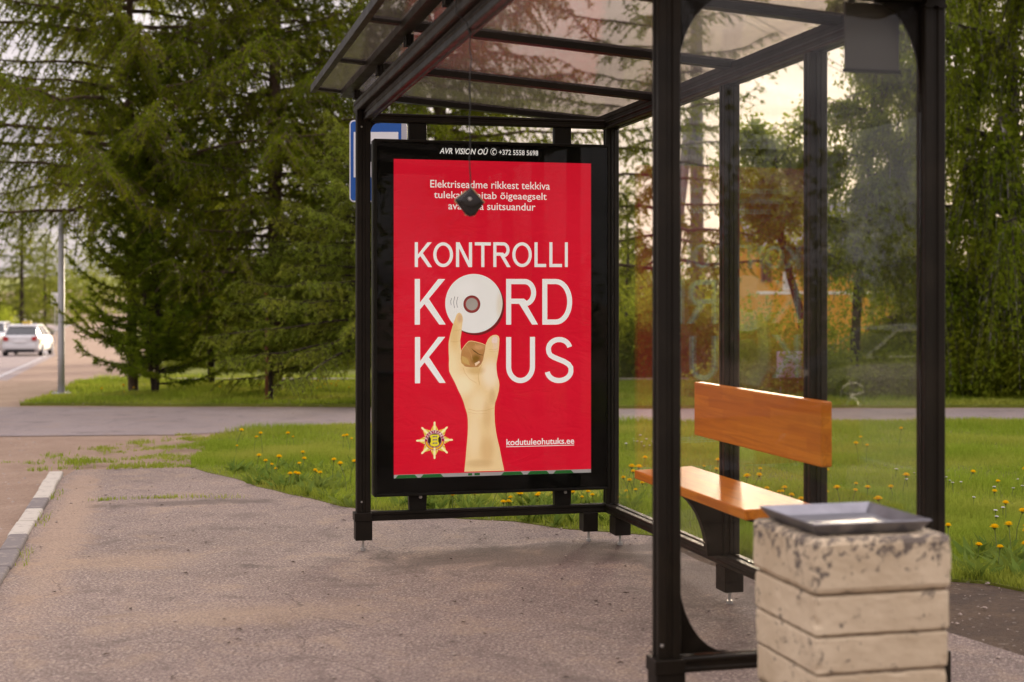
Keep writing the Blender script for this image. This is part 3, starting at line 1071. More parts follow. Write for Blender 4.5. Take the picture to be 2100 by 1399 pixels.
def text_print(body, box, mat, parent, layer=2.0, shear=0.0, bold=0.0, name="lettering"):
    """flat lettering stretched to the (u0, z0, u1, z1) it fills on the sheet"""
    cu = bpy.data.curves.new("type", "FONT")
    cu.body = body
    cu.shear = shear
    cu.offset = bold
    cu.resolution_u = 3
    ob = bpy.data.objects.new("type", cu)
    COL.objects.link(ob)
    bpy.context.view_layer.update()
    me = bpy.data.meshes.new_from_object(ob.evaluated_get(bpy.context.evaluated_depsgraph_get()))
    bpy.data.objects.remove(ob)
    bpy.data.curves.remove(cu)
    n = len(me.vertices)
    co = np.empty(n * 3, np.float32)
    me.vertices.foreach_get("co", co)
    co = co.reshape(-1, 3)
    lo, hi = co.min(0), co.max(0)
    u0, z0, u1, z1 = box
    x = (co[:, 0] - lo[0]) / (hi[0] - lo[0])
    y = (co[:, 1] - lo[1]) / (hi[1] - lo[1])
    new = np.stack([u0 + x * (u1 - u0) - UC, np.full(n, VP - 0.0004 * layer - 0.0006 - VF), z0 + y * (z1 - z0) - 0.284], 1)
    me.vertices.foreach_set("co", new.astype(np.float32).ravel())
    me.update()
    me.materials.clear()
    me.materials.append(mat)
    me.name = name
    words = body.split(" ")
    if len(words) == 1:
        return link(bpy.data.objects.new(name, me), parent)
    # one mesh per word: cut the line at its widest gaps
    spans = [(min(new[i, 0] for i in p.vertices), max(new[i, 0] for i in p.vertices)) for p in me.polygons]
    order = sorted(spans)
    gaps, end = [], order[0][1]
    for a_, b_ in order[1:]:
        if a_ > end:
            gaps.append((a_ - end, (a_ + end) / 2))
        end = max(end, b_)
    cuts = sorted(g[1] for g in sorted(gaps, reverse=True)[:len(words) - 1])
    for k in range(len(words)):
        lo_, hi_ = (cuts[k - 1] if k else -1e9), (cuts[k] if k < len(cuts) else 1e9)
        fs = [list(p.vertices) for p, sp in zip(me.polygons, spans) if lo_ < (sp[0] + sp[1]) / 2 <= hi_]
        used = sorted({i for f in fs for i in f})
        mp_ = {o_: n_ for n_, o_ in enumerate(used)}
        mesh_obj(name, [new[i] for i in used], [[mp_[i] for i in f] for f in fs], mat, parent)


def tbox(x0, x1, y0, y1):
    """box on the sheet from picture columns and the mean rows of top and bottom"""
    xm = (x0 + x1) / 2
    return (W(x0, y1)[0], W(xm, y1)[1], W(x1, y0)[0], W(xm, y0)[1])


WP = M["white_print"]
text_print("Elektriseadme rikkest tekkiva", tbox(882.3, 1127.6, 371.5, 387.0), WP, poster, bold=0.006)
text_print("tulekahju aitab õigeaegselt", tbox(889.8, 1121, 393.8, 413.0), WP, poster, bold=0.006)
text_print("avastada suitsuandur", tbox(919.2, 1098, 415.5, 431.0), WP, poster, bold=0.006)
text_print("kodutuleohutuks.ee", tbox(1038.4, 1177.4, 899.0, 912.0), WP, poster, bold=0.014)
mb = MB()
a, b = W(1038, 915.8), W(1177.5, 913.6)
flat(mb, [a, (a[0], a[1] - 0.0035), (b[0], a[1] - 0.0035), (b[0], a[1])], 2)
pr("underline", mb, WP)
text_print("AVR VISION OÜ", tbox(901.3, 1001.0, 301.8, 316.5), WP, case, shear=0.25, bold=0.018, layer=-2.2, name="header_lettering")
text_print("+372 5558 5698", tbox(1023.2, 1103.7, 307.8, 318.6), WP, case, bold=0.014, layer=-2.2, name="header_lettering")
mb = MB()
uc, zc = W(1012.3, 311.2)
seg(mb, arc(0, 0, 0.0165, 0.0185, 0, 360, 32), 0.0022, -2.2, (uc, zc, uc + 1, zc + 1))
seg(mb, [(0.006, 0.011), (-0.003, 0.006), (-0.006, -0.002), (-0.001, -0.010)], 0.0042, -2.2, (uc, zc, uc + 1, zc + 1))
seg(mb, [(0.001, 0.012), (0.010, 0.009)], 0.005, -2.1, (uc, zc, uc + 1, zc + 1))
seg(mb, [(-0.004, -0.012), (0.004, -0.009)], 0.005, -2.1, (uc, zc, uc + 1, zc + 1))
cs("telephone_symbol", mb, WP, case, recalc=False)

# the strip of an older sheet showing below: white with green blocks
mb = MB()
za = rz0 - 0.0195
cs("older_sheet", MB().box((ru0 + 0.001, VP - 0.0002, za), (ru1, VP + 0.0008, rz0 - 0.0004)), M["signwhite"])
M["green_print"] = simple("green_ink", (0.02, 0.25, 0.04), 0.45, var=0.05)
for (x0, x1, k) in ((812, 855, 0), (864, 908, 0), (960, 968, 1), (973, 984, 1), (1029, 1072, 0), (1083, 1125, 0), (1136, 1175, 0)):
    ua, ub = W(x0, 970)[0], W(x1, 970)[0]
    mb = MB()
    flat(mb, [(ua - 0.004, za + 0.0005), (ub + 0.004, za + 0.0005), (ub - 0.012, rz0 - 0.002), (ua + 0.012, rz0 - 0.002)] if not k else [(ua, za + 0.004), (ub, za + 0.004), (ub, rz0 - 0.003), (ua, rz0 - 0.003)], 1)
    cs("green_block", mb, M["green_print"], case, recalc=False)

# printed hand with a smoke alarm
def soft(name, base, blobs, rough=0.45):
    """printed picture: a ground colour with soft patches; blobs = (u, z, ru, rz, colour, amount)"""
    t = NT(name)
    co = t.co()
    col = base
    for (bu, bz, ru, rz, c, amt) in blobs:
        mp = t.n("ShaderNodeMapping", {"Vector": co, "Location": (-(bu - UC) / ru, 0.0, -(bz - 0.284) / rz), "Scale": (1 / ru, 0.0, 1 / rz)})
        ln = t.n("ShaderNodeVectorMath", {0: mp.outputs[0]}, operation="LENGTH").outputs["Value"]
        f = t.n("ShaderNodeMapRange", {0: ln, 1: 1.0, 2: 0.25, 3: 0.0, 4: amt}, interpolation_type="SMOOTHSTEP").outputs[0]
        col = t.mix(f, col, c)
    return t.done(t.bsdf(base=col, rough=rough, spec=0.1, **{"Emission Color": col, "Emission Strength": GLOW}))


def r2(x, y):
    return (800 + x / 4.823, 540 + y / 4.823)


def blob(x, y, rx, ry, c, amt):
    u, z = W(*r2(x, y))
    return (u, z, rx / 4.823 / 366, ry / 4.823 / 373, c, amt)


hand_px = [(655, 510), (668, 495), (685, 488), (703, 500), (716, 530), (720, 560), (715, 590), (708, 650), (703, 700), (693, 760), (697, 830), (703, 862), (720, 835), (745, 800), (775, 770),
           (800, 766), (830, 770), (870, 780), (910, 792), (945, 808), (950, 790), (965, 755), (990, 725), (1020, 710), (1050, 708), (1072, 720), (1081, 745), (1079, 790), (1075, 850), (1062, 930),
           (1051, 990), (1052, 1050), (1060, 1110), (1075, 1160), (1080, 1200), (1075, 1260), (1062, 1310), (1049, 1352), (1040, 1372), (1033, 1420), (1032, 1490), (1036, 1580), (1046, 1660), (1061, 1740),
           (1081, 1820), (1100, 1920), (1115, 1990), (1128, 2052), (733, 2062), (744, 1960), (752, 1860), (765, 1710), (769, 1620), (767, 1540), (760, 1490), (745, 1440), (725, 1370), (700, 1310), (670, 1250),
           (640, 1180), (602, 1110), (584, 1070), (580, 1010), (582, 950), (578, 880), (577, 800), (581, 765), (595, 700), (612, 640), (630, 580), (645, 540)]
SK = (0.80, 0.58, 0.30)
skin = soft("printed_skin", SK, [
    blob(600, 1050, 120, 300, (0.86, 0.70, 0.42), 0.8), blob(720, 1200, 160, 160, (0.88, 0.74, 0.48), 0.9), blob(990, 1100, 130, 200, (0.88, 0.72, 0.52), 0.9),
    blob(640, 700, 60, 220, (0.72, 0.48, 0.20), 0.7), blob(690, 545, 40, 70, (0.62, 0.34, 0.19), 0.7), blob(1040, 800, 40, 120, (0.80, 0.58, 0.42), 0.8),
    blob(1035, 760, 40, 48, (0.80, 0.55, 0.46), 0.9), blob(850, 1060, 120, 60, (0.55, 0.33, 0.10), 0.55), blob(870, 1400, 130, 200, (0.86, 0.68, 0.42), 0.8), blob(960, 1500, 70, 220, (0.66, 0.42, 0.19), 0.6),
    blob(830, 1700, 90, 300, (0.86, 0.66, 0.40), 0.8), blob(960, 1850, 100, 220, (0.66, 0.41, 0.18), 0.7), blob(1010, 1320, 50, 120, (0.58, 0.36, 0.16), 0.5), blob(880, 1980, 200, 60, (0.60, 0.38, 0.17), 0.6)])
hand = MB()
flat(hand, [W(*r2(*p)) for p in hand_px], 3)
pr("printed_hand", hand, skin)
palm = soft("printed_palm_shade", (0.46, 0.22, 0.075), [
    blob(880, 830, 80, 40, (0.62, 0.33, 0.15), 0.8), blob(760, 840, 60, 60, (0.50, 0.25, 0.09), 0.8), blob(850, 950, 70, 70, (0.20, 0.10, 0.012), 0.9), blob(740, 965, 60, 50, (0.58, 0.34, 0.10), 0.9), blob(890, 980, 40, 40, (0.42, 0.18, 0.08), 0.8)])
mb = MB()
flat(mb, [W(*r2(*p)) for p in [(706, 862), (748, 804), (777, 776), (800, 772), (830, 776), (870, 786), (910, 798), (943, 812), (938, 860), (928, 905), (918, 958), (898, 1000), (868, 1028), (800, 1030), (742, 1022), (704, 985), (698, 940), (701, 900)]], 4)
pr("printed_fingers", mb, palm)
for pts, c in (([(800, 842), (835, 878), (880, 905), (915, 912), (930, 880), (915, 906), (880, 898), (840, 868)], (0.10, 0.05, 0.012)), ([(703, 915), (735, 925), (770, 960), (790, 1010), (760, 1000), (715, 975)], (0.58, 0.36, 0.12)),
               ([(835, 990), (880, 965), (888, 980), (860, 1005), (845, 1018)], (0.80, 0.58, 0.38)), ([(1010, 735), (1030, 726), (1052, 728), (1062, 750), (1058, 785), (1010, 790), (1003, 765)], (0.82, 0.62, 0.54))):
    mb = MB()
    flat(mb, [W(*r2(*p)) for p in pts], 5)
    pr("printed_shade", mb, glow_ink("printed_tone", c))

crease = glow_ink("printed_crease", (0.60, 0.37, 0.14))
for line, wd in (([(632, 660), (660, 668), (704, 655)], 0.0016), ([(600, 770), (640, 778), (692, 768)], 0.0016), ([(980, 850), (1020, 858), (1070, 845)], 0.0016), ([(985, 870), (1020, 876), (1065, 866)], 0.0012), ([(770, 1440), (850, 1462), (940, 1458), (1030, 1430)], 0.0018),
                 ([(775, 1475), (860, 1490), (960, 1486)], 0.0012), ([(720, 1030), (740, 1090), (790, 1150), (850, 1180)], 0.0018), ([(905, 1005), (880, 1060), (870, 1130), (885, 1200)], 0.0022), ([(745, 806), (775, 850), (800, 900), (812, 960)], 0.0018), ([(830, 778), (850, 820), (872, 850)], 0.0016)):
    mb = MB()
    seg(mb, [W(*r2(*p)) for p in line], wd, 5.4, (0, 0, 1, 1))
    pr("printed_crease", mb, crease)

# printed alarm disc
dc = r2(828, 398)
mb = MB()
shadow_c = (dc[0] + 4.0, dc[1] + 4.5)
flat(mb, [W(shadow_c[0] + 58.5 * math.cos(t), shadow_c[1] + 60.5 * math.sin(t)) for t in np.linspace(0, 2 * math.pi, 65)[:-1]], 2)
pr("printed_drop_tone", mb, simple("dark_red_ink", (0.36, 0.02, 0.025), 0.45, var=0.15))
mb = MB()
flat(mb, [W(dc[0] + 58.8 * math.cos(t), dc[1] + 60.6 * math.sin(t)) for t in np.linspace(0, 2 * math.pi, 65)[:-1]], 2.5)
pr("printed_disc", mb, soft("printed_disc_white", (0.78, 0.76, 0.73), [blob(1090, 420, 60, 200, (0.70, 0.62, 0.50), 0.8), blob(760, 250, 150, 120, (0.82, 0.80, 0.78), 0.7)]))
for rr, c, ly in ((17.4, (0.42, 0.02, 0.03), 2.8), (15.2, (0.62, 0.10, 0.10), 2.9), (12.2, (0.80, 0.78, 0.75), 3.0)):
    mb = MB()
    flat(mb, [W(967.5 + rr * math.cos(t), 624 + rr * 1.04 * math.sin(t)) for t in np.linspace(0, 2 * math.pi, 41)[:-1]], ly)
    pr("printed_ring", mb, simple("ring_ink", c, 0.4, var=0.1))
mk = simple("purple_ink", (0.09, 0.02, 0.06), 0.45)
for (x, y0, y1, bend) in ((604, 345, 415, -5), (637, 328, 442, -9), (666, 333, 440, -8)):
    pts = [W(*r2(x + bend * math.sin(math.pi * i / 8) + (3 if i < 3 else 0), y0 + (y1 - y0) * i / 8)) for i in range(9)]
    mb = MB()
    seg(mb, pts, 0.0022, 2.8, (0, 0, 1, 1))
    pr("printed_slot", mb, mk)
# finger overlaps the disc: tip of the hand redrawn above it is the hand sheet itself (layer 3)

# rescue service star
gold = [glow_ink("gold_ink_%d" % i, c) for i, c in enumerate(((0.82, 0.64, 0.14), (0.90, 0.82, 0.42), (0.66, 0.46, 0.06)))]
su, sz = W(891, 903)
S = 0.101
star = [MB(), MB(), MB()]
for k in range(8):
    for j in range(-4, 5):
        ang = math.pi / 2 + k * math.pi / 4 + j * math.radians(5.0)
        rad = S * (1.0 if j == 0 else 0.86 - 0.075 * abs(j))
        hw = S * (0.055 if j == 0 else 0.04)
        d, nn = Vector((math.cos(ang), math.sin(ang))), Vector((-math.sin(ang), math.cos(ang)))
        b0 = d * S * 0.42
        tip = d * rad
        pts = [b0 + nn * hw * 0.7, b0 - nn * hw * 0.7, tip - nn * hw - d * hw, tip - nn * hw * 0.5, tip + nn * hw * 0.5, tip + nn * hw - d * hw]
        flat(star[1 if j == 0 else (0 if j % 2 else 2)], [(su + p.x, sz + p.y * 1.0) for p in pts], 2.4 + (0.8 if j == 0 else 0.05 * (4 - abs(j))))
for m_, g in zip(star, gold):
    pr("badge_ray", m_, g)


def disc(name, r, c, ly):
    mb = MB()
    flat(mb, [(su + r * S * math.cos(t), sz + r * S * math.sin(t)) for t in np.linspace(0, 2 * math.pi, 41)[:-1]], ly)
    pr(name, mb, glow_ink(name + "_ink", c))


disc("badge_rim", 0.545, (0.74, 0.42, 0.40), 3.6)
disc("badge_ring", 0.525, (0.36, 0.01, 0.06), 3.8)
disc("badge_inner_rim", 0.385, (0.74, 0.42, 0.40), 4.0)
disc("badge_field", 0.365, (0.03, 0.012, 0.01), 4.2)
mb = MB()
for a0, a1 in ((188, 262), (278, 352)):
    seg(mb, arc(0, 0, 0.455 * S, 0.455 * S, a0, a1, 14), 0.008, 4.2, (su, sz, su + 1, sz + 1))
pr("badge_laurel", mb, glow_ink("laurel_ink", (0.80, 0.48, 0.01)))
mb = MB()
flat(mb, [(su + S * x, sz + S * y) for x, y in [(-0.27, 0.20), (-0.20, 0.30), (0.20, 0.30), (0.27, 0.20), (0.20, 0.10), (0.20, -0.08), (0.26, -0.17), (0.20, -0.28), (0.0, -0.345), (-0.20, -0.28), (-0.26, -0.17), (-0.20, -0.08), (-0.20, 0.10)]], 4.6)
pr("badge_shield", mb, glow_ink("shield_ink", (0.78, 0.66, 0.04)))
mb = MB()
for yy in (0.20, 0.03, -0.15):
    flat(mb, [(su + S * (x - 0.0), sz + S * (yy + y)) for x, y in [(-0.12, -0.04), (-0.08, 0.035), (0.06, 0.02), (0.13, 0.045), (0.15, -0.01), (0.12, -0.05), (0.02, -0.02), (-0.06, -0.05)]], 5.0)
pr("badge_lions", mb, simple("lion_ink", (0.34, 0.27, 0.33), 0.4))
LET = "PÄÄSTEAMET"
for i, ch in enumerate(LET):
    ang = R(166 - i * (152 / (len(LET) - 1)))
    o = text_print(ch, (-0.5, -0.5, 0.5, 0.5), WP, poster, layer=4.4, bold=0.02, name="badge_letter")
    me = o.data
    hw, hh = S * 0.042, S * 0.055
    for v in me.vertices:
        x, y = (v.co.x + UC) * 2 * hw, (v.co.z + 0.284) * 2 * hh
        r_ = 0.457 * S + y
        v.co.x = su + r_ * math.cos(ang) + x * math.sin(ang) - UC
        v.co.z = sz + r_ * math.sin(ang) - x * math.cos(ang) - 0.284
mb = MB()
flat(mb, [(su - S * 0.06, sz - S * 0.52), (su + S * 0.06, sz - S * 0.52), (su + S * 0.05, sz - S * 0.40), (su - S * 0.05, sz - S * 0.40)], 4.4)
pr("badge_mark", mb, gold[1])

# ------------------------------------------------------------------ concrete litter bin in the foreground
BU, BV, BWD = 1.652, 3.405, 0.396
bin_ = empty("litter_bin", UV(BU + BWD / 2, BV + BWD / 2), TH)
tag(bin_, "cream painted concrete litter bin with grooved sides and a steel tray on top", "litter bin")
hb = BWD / 2
MB().box((-hb + 0.012, -hb + 0.012, -0.002), (hb - 0.012, hb - 0.012, 0.70), 0.004).build("core", M["joint"], bin_)
zs = [0.722, 0.575, 0.466, 0.366, 0.262, 0.158, 0.052]
for i in range(len(zs) - 1):
    k = hb + (0.004 if i == 0 else 0.0) - 0.0025 * i
    top, bot = zs[i] - (0.0 if i == 0 else 0.0030), zs[i + 1] + 0.0030
    o = MB().box((-k, -k, bot), (k, k, top), 0.016 if i == 0 else 0.006).build("concrete_course", M["concrete"], bin_)
    bm = bmesh.new()
    bm.from_mesh(o.data)
    bmesh.ops.subdivide_edges(bm, edges=[e for e in bm.edges if e.calc_length() > 0.05], cuts=14, use_grid_fill=True)
    for v in bm.verts:                        # cast concrete: nothing quite flat, chipped along the arrises
        q = Vector((v.co.x, v.co.y, v.co.z + i * 3.0))
        a_ = mnoise.noise(q * 22.0) * 0.0022 + mnoise.noise(q * 60.0) * 0.0012
        edge_ = (abs(v.co.x) > k - 0.012) + (abs(v.co.y) > k - 0.012) + (v.co.z > top - 0.010) + (v.co.z < bot + 0.006)
        if edge_ >= 2:
            a_ -= max(0.0, mnoise.noise(q * 35.0) - 0.1) * 0.011
        r_ = Vector((v.co.x, v.co.y, 0)).normalized()
        v.co += r_ * a_ + Vector((0, 0, mnoise.noise(q * 30.0) * 0.0012))
    bm.to_mesh(o.data)
    bm.free()
    o.data.update()
# steel tray: flared rim with a sunk floor
tr = []
for (hu, hz) in ((0.118, 0.7235), (0.150, 0.726), (0.174, 0.756), (0.172, 0.758), (0.148, 0.731), (0.050, 0.7275)):
    tr.append([(-hu, -hu, hz), (hu, -hu, hz), (hu, hu, hz), (-hu, hu, hz)])
vs = [p for ring in tr for p in ring]
fs = []
for i in range(len(tr) - 1):
    for k in range(4):
        fs.append([i * 4 + k, i * 4 + (k + 1) % 4, i * 4 + 4 + (k + 1) % 4, i * 4 + 4 + k])
fs.append([20, 21, 22, 23])
tray = MB().add([(x - 0.012, y + 0.01, z) for x, y, z in vs], fs).build("metal_tray", M["steel"], bin_)
for s in (0.445, 0.412):
    MB().box((hb - 0.008, -0.10, s - 0.010), (hb + 0.016, -0.03, s + 0.010), 0.002).build("latch", M["black"], bin_)
MB().box((hb - 0.012, -0.09, 0.40), (hb + 0.004, -0.05, 0.47), 0.002).build("latch_plate", M["black"], bin_)

# ------------------------------------------------------------------ leather pouch on a cord from the front beam
pch = empty("hanging_pouch", UV(1.056, 4.915, 1.640), TH)
tag(pch, "small black leather pouch with tan edges dangling on a cord before the poster", "pouch")
PH = 0.103
out = [(0.006, PH), (0.055, 0.050), (0.050, 0.044), (0.022, 0.006), (0.004, 0.0), (-0.012, 0.008), (-0.046, 0.052), (-0.050, 0.060), (-0.010, PH - 0.012)]


def puff(pts, d, infl):
    c = Vector((sum(p[0] for p in pts) / len(pts), sum(p[1] for p in pts) / len(pts)))
    mb = MB()
    n = len(pts)
    rings = []
    for s_, dd in ((1.0, d), (0.8, d + infl * 0.7), (0.4, d + infl)):
        rings.append([(c.x + (p[0] - c.x) * s_, -dd, c.y + (p[1] - c.y) * s_) for p in pts])
    back = [[(x, -y, z) for x, y, z in r] for r in rings]
    allr = back[::-1] + rings
    vs = [p for r in allr for p in r]
    fs = [[i * n + k, i * n + (k + 1) % n, (i + 1) * n + (k + 1) % n, (i + 1) * n + k] for i in range(len(allr) - 1) for k in range(n)]
    fs += [list(range(n))[::-1], [(len(allr) - 1) * n + k for k in range(n)]]
    return mb.add(vs, fs)


puff(out, 0.004, 0.008).build("pouch_body", M["leather"], pch, smooth=False)
flap = [(0.006, PH - 0.004), (0.046, 0.054), (0.030, 0.040), (0.006, 0.030), (-0.022, 0.040), (-0.036, 0.056)]
fl = puff(flap, 0.002, 0.003).build("flap", M["leather"], pch)
fl.location.y = -0.0135
snap = MB().tube([(0.0, -0.0175, 0.062), (0.0, -0.0215, 0.062)], [0.0075, 0.005], 14).build("snap_button", M["bolt"], fl, smooth=False)
snap.location.y = 0.0125
for a, b in (((0.008, PH), (0.056, 0.050)), ((-0.010, PH - 0.012), (-0.050, 0.058)), ((-0.050, 0.058), (-0.044, 0.047)), ((-0.014, 0.008), (0.020, 0.006))):
    MB().tube([(a[0], -0.001, a[1]), (b[0], -0.001, b[1])], 0.0035, 6).build("edge_binding", M["leather_edge"], pch)
cord = [(0.006, 0, PH - 0.004)]
for i in range(1, 17):
    z = PH + (2.303 - 1.640 - PH) * i / 16
    cord.append((0.004 + 0.002 * math.sin(i * 1.7) + (0.006 if i == 13 else 0), 0.001 * math.cos(i * 2.1), z))
MB().tube(cord, 0.0022, 6).build("cord", M["wire"], pch)
zb_ = 2.300 - 1.640
loop = [(0.0, 0.0, zb_), (0.046, 0.004, zb_ + 0.01), (0.05, 0.006, zb_ + 0.062), (0.032, 0.006, zb_ + 0.122), (-0.02, 0.0, zb_ + 0.124), (-0.046, 0.0, zb_ + 0.10), (-0.046, 0.0, zb_ + 0.055), (-0.008, 0.0, zb_ + 0.028), (0.0, 0.0, zb_ + 0.0)]
MB().tube(loop, 0.0022, 6).build("cord_loop", M["wire"], pch)
MB().tube([(-0.002, 0, zb_ + 0.004), (0.006, 0, zb_ - 0.010)], 0.0055, 7).build("knot", M["wire"], pch)

# ------------------------------------------------------------------ bus stop sign behind the far corner
YS = 9.0
s0, s1 = at(716.5, 415, YS), at(835, 246, YS)
cx_, w_, h_ = (s0.x + s1.x) / 2, (s1.x - s0.x), (s1.z - s0.z)
stop = empty("bus_stop_sign", (at(742, 612, YS).x, YS + 0.06, 0.0))
tag(stop, "blue and white bus stop sign on a pole behind the shelter's corner post", "road sign")
ox = cx_ - stop.location.x


def rrect(hw, hh, r, n=5):
    pts = []
    for (sx, sz, a0) in ((1, -1, -90), (1, 1, 0), (-1, 1, 90), (-1, -1, 180)):
        for i in range(n + 1):
            t = R(a0 + 90 * i / n)
            pts.append((sx * (hw - r) + r * math.cos(t), sz * (hh - r) + r * math.sin(t)))
    return pts


zc_ = (s0.z + s1.z) / 2
P0 = [(ox + x, zc_ + z) for x, z in rrect(w_ / 2, h_ / 2, 0.03)]
MB().prism(P0, "y", -0.062, -0.056).build("sign_panel", M["signgrey"], stop)
MB().prism([(ox + x, zc_ + z) for x, z in rrect(w_ / 2 - 0.002, h_ / 2 - 0.002, 0.03)], "y", -0.0635, -0.0625).build("white_border", M["signwhite"], stop)
MB().prism([(ox - 0.004 + x, zc_ + z) for x, z in rrect(w_ / 2 - 0.012, h_ / 2 - 0.010, 0.022)], "y", -0.0650, -0.0640).build("blue_field", M["blue"], stop)
f0, f1 = at(725.5, 364, YS), at(817, 271, YS)
ix0, ix1 = f0.x - stop.location.x, f1.x - stop.location.x
MB().prism([(ix0, f0.z), (ix1, f0.z), (ix1, f1.z), (ix0, f1.z)], "y", -0.0665, -0.0655).build("white_square", M["signwhite"], stop)
bw = (ix1 - ix0)
bx = (ix0 + ix1) / 2
MB().prism([(bx + x * bw, (f0.z + f1.z) / 2 + z * bw) for x, z in [(-0.36, -0.16), (0.36, -0.16), (0.38, 0.0), (0.36, 0.24), (-0.36, 0.24)]], "y", -0.0680, -0.0670).build("bus_pictogram", M["signblack"], stop)
for k in (-0.2, 0.2):
    MB().tube([(bx + k * bw, -0.0670, (f0.z + f1.z) / 2 - 0.18 * bw), (bx + k * bw, -0.0680, (f0.z + f1.z) / 2 - 0.18 * bw)], 0.05 * bw, 14).build("bus_pictogram", M["signblack"], stop)
MB().box((ox + w_ / 2 - 0.036, -0.0685, zc_ - h_ / 2 + 0.02), (ox + w_ / 2 - 0.003, -0.0660, zc_ + h_ / 2 - 0.02)).build("grey_edge_strip", M["signgrey"], stop)
MB().tube([(0, 0, -0.02), (0, 0, s1.z + 0.05)], 0.030, 12).build("pole", M["galv"], stop, smooth=True)
MB().box((-0.05, -0.056, zc_ - 0.02), (0.05, 0.0, zc_ + 0.02), 0.003).build("clamp", M["galv"], stop)

# ------------------------------------------------------------------ street furniture across the side street
lp = empty("metal_pole", at(125.5, 808, 20.1))
lp.location.z = 0.0
tag(lp, "pale grey tapered metal pole standing on the grass corner beyond the street", "pole")
MB().tube([(0, 0, -0.05), (0, 0, 0.6), (0, 0, 2.5)], [0.050, 0.047, 0.040], 14).build("pole", M["galv"], lp, smooth=True)
MB().tube([(0, 0, 2.5), (0, 0, 2.53), (0, 0, 2.56)], [0.040, 0.040, 0.02], 14).build("cap", M["galv"], lp)
MB().tube([(0, 0, 0.002), (0, 0, 0.022)], 0.13, 16).build("base_plate", M["galv"], lp)
for k in range(4):
    t = math.pi / 4 + k * math.pi / 2
    MB().tube([(0.1 * math.cos(t), 0.1 * math.sin(t), 0.02), (0.1 * math.cos(t), 0.1 * math.sin(t), 0.045)], 0.012, 6).build("bolt", M["bolt"], lp)

mp = empty("marker_post", at(547, 812, 18.7))
mp.location.z = 0.0
tag(mp, "thin brownish red post with a small red head beside the young spruce", "post")
MB().tube([(0, 0, -0.05), (0, 0, 1.40)], 0.024, 10).build("post", M["rustpole"], mp, smooth=True)
MB().box((-0.03, -0.03, 1.401), (0.03, 0.03, 1.44), 0.006).build("red_cap", simple("red_marker_paint", (0.5, 0.02, 0.03), 0.5), mp)
MB().box((-0.028, -0.028, 1.18), (0.028, 0.028, 1.28), 0.004).build("white_band", M["signwhite"], mp)

rs = empty("small_white_sign", at(113, 668, 88.0))
rs.location.z = zg(88)
tag(rs, "small white traffic sign far down the road beside the metal pole", "road sign")
ha, hb_ = at(105.5, 626, 88).z - rs.location.z, at(105.5, 601, 88).z - rs.location.z
MB().box((-0.24, -0.02, ha), (0.24, 0.0, hb_), 0.01).build("sign_panel", M["signwhite"], rs)
for k in (0.25, 0.5, 0.72):
    z = ha + (hb_ - ha) * k
    MB().box((-0.16, -0.0235, z - 0.03), (0.16, -0.0205, z + 0.03)).build("sign_line", simple("sign_line_grey", (0.20, 0.19, 0.22), 0.5), rs)
MB().tube([(0, 0.03, -0.1), (0, 0.03, hb_)], 0.03, 8).build("post", M["galv"], rs)

ib = empty("information_board", at(1618, 812, 19.2))
ib.location.z = 0.0
tag(ib, "pale mauve grey board on two thin legs across the footpath", "sign board")
b0_, b1_ = at(1593, 775, 19.2) - ib.location, at(1645, 721, 19.2) - ib.location
MB().box((b0_.x, -0.012, b0_.z), (b1_.x, 0.012, b1_.z), 0.004).build("board", simple("mauve_board", (0.40, 0.33, 0.40), 0.5, var=0.06), ib)
for s in (0.16, 0.84):
    x = b0_.x + (b1_.x - b0_.x) * s
    MB().tube([(x, 0.022, -0.1), (x, 0.022, b1_.z)], 0.010, 8).build("leg", M["galv"], ib)

# utility pole with a brace, and its wires
up = empty("utility_pole", at(1430, 760, 27.0))
up.location.z = zg(27)
tag(up, "weathered wooden utility pole with slanting brace seen through the rear glass", "utility pole")
MB().tube([(0.0, 0, -0.2), (-0.02, 0, 9.0)], [0.14, 0.105], 12).build("pole", M["polewood"], up, smooth=True)
MB().tube([(-0.75, 0.25, -0.2), (-0.12, 0.10, 5.0)], [0.13, 0.10], 12).build("brace", M["polewood"], up, smooth=True)
MB().box((-0.75, -0.05, 8.3), (0.75, 0.05, 8.42), 0.01).build("crossarm", M["polewood"], up)
for k in (-0.6, 0.0, 0.6):
    MB().tube([(k, 0, 8.42), (k, 0, 8.50), (k, 0, 8.56)], [0.03, 0.05, 0.03], 10).build("insulator", M["signwhite"], up)


def wire(p, q, sag, rad, label):
    pts = []
    for i in range(25):
        t = i / 24
        w = p.lerp(q, t)
        w.z -= sag * 4 * t * (1 - t)
        pts.append(w)
    base = pts[0].copy()
    o = MB().tube([w - base for w in pts], rad, 5).build("overhead_wire", M["wire"], None, loc=base)
    tag(o, label, "wire", "overhead wires by the utility pole")


ptop = up.location + Vector((0, 0, 8.55))
wire(ptop + Vector((0.6, 0, 0)), at(2300, 330, 52), 0.5, 0.016, "thicker dark overhead wire, the topmost seen through the glass")
wire(ptop + Vector((-0.6, 0, -0.9)), at(2300, 385, 52), 0.4, 0.008, "thin overhead wire, middle one of three seen through the glass")
wire(ptop + Vector((0.0, 0, -1.0)), at(2300, 396, 52), 0.4, 0.009, "thin overhead wire, lowest of three seen through the glass")

# ------------------------------------------------------------------ yellow house beyond the trees
YH = 66.0
hx0, hx1 = at(1552, 0, YH).x, at(1842, 0, YH).x
hz0 = zg(YH)
zeave, zridge = at(0, 508, YH).z, at(0, 405, YH).z
house = empty("yellow_house", ((hx0 + hx1) / 2, YH, hz0))
tag(house, "yellow wooden house with grey roof half hidden behind the trees", "house")
HWd, HE, HR = (hx1 - hx0) / 2, zeave - hz0, zridge - hz0


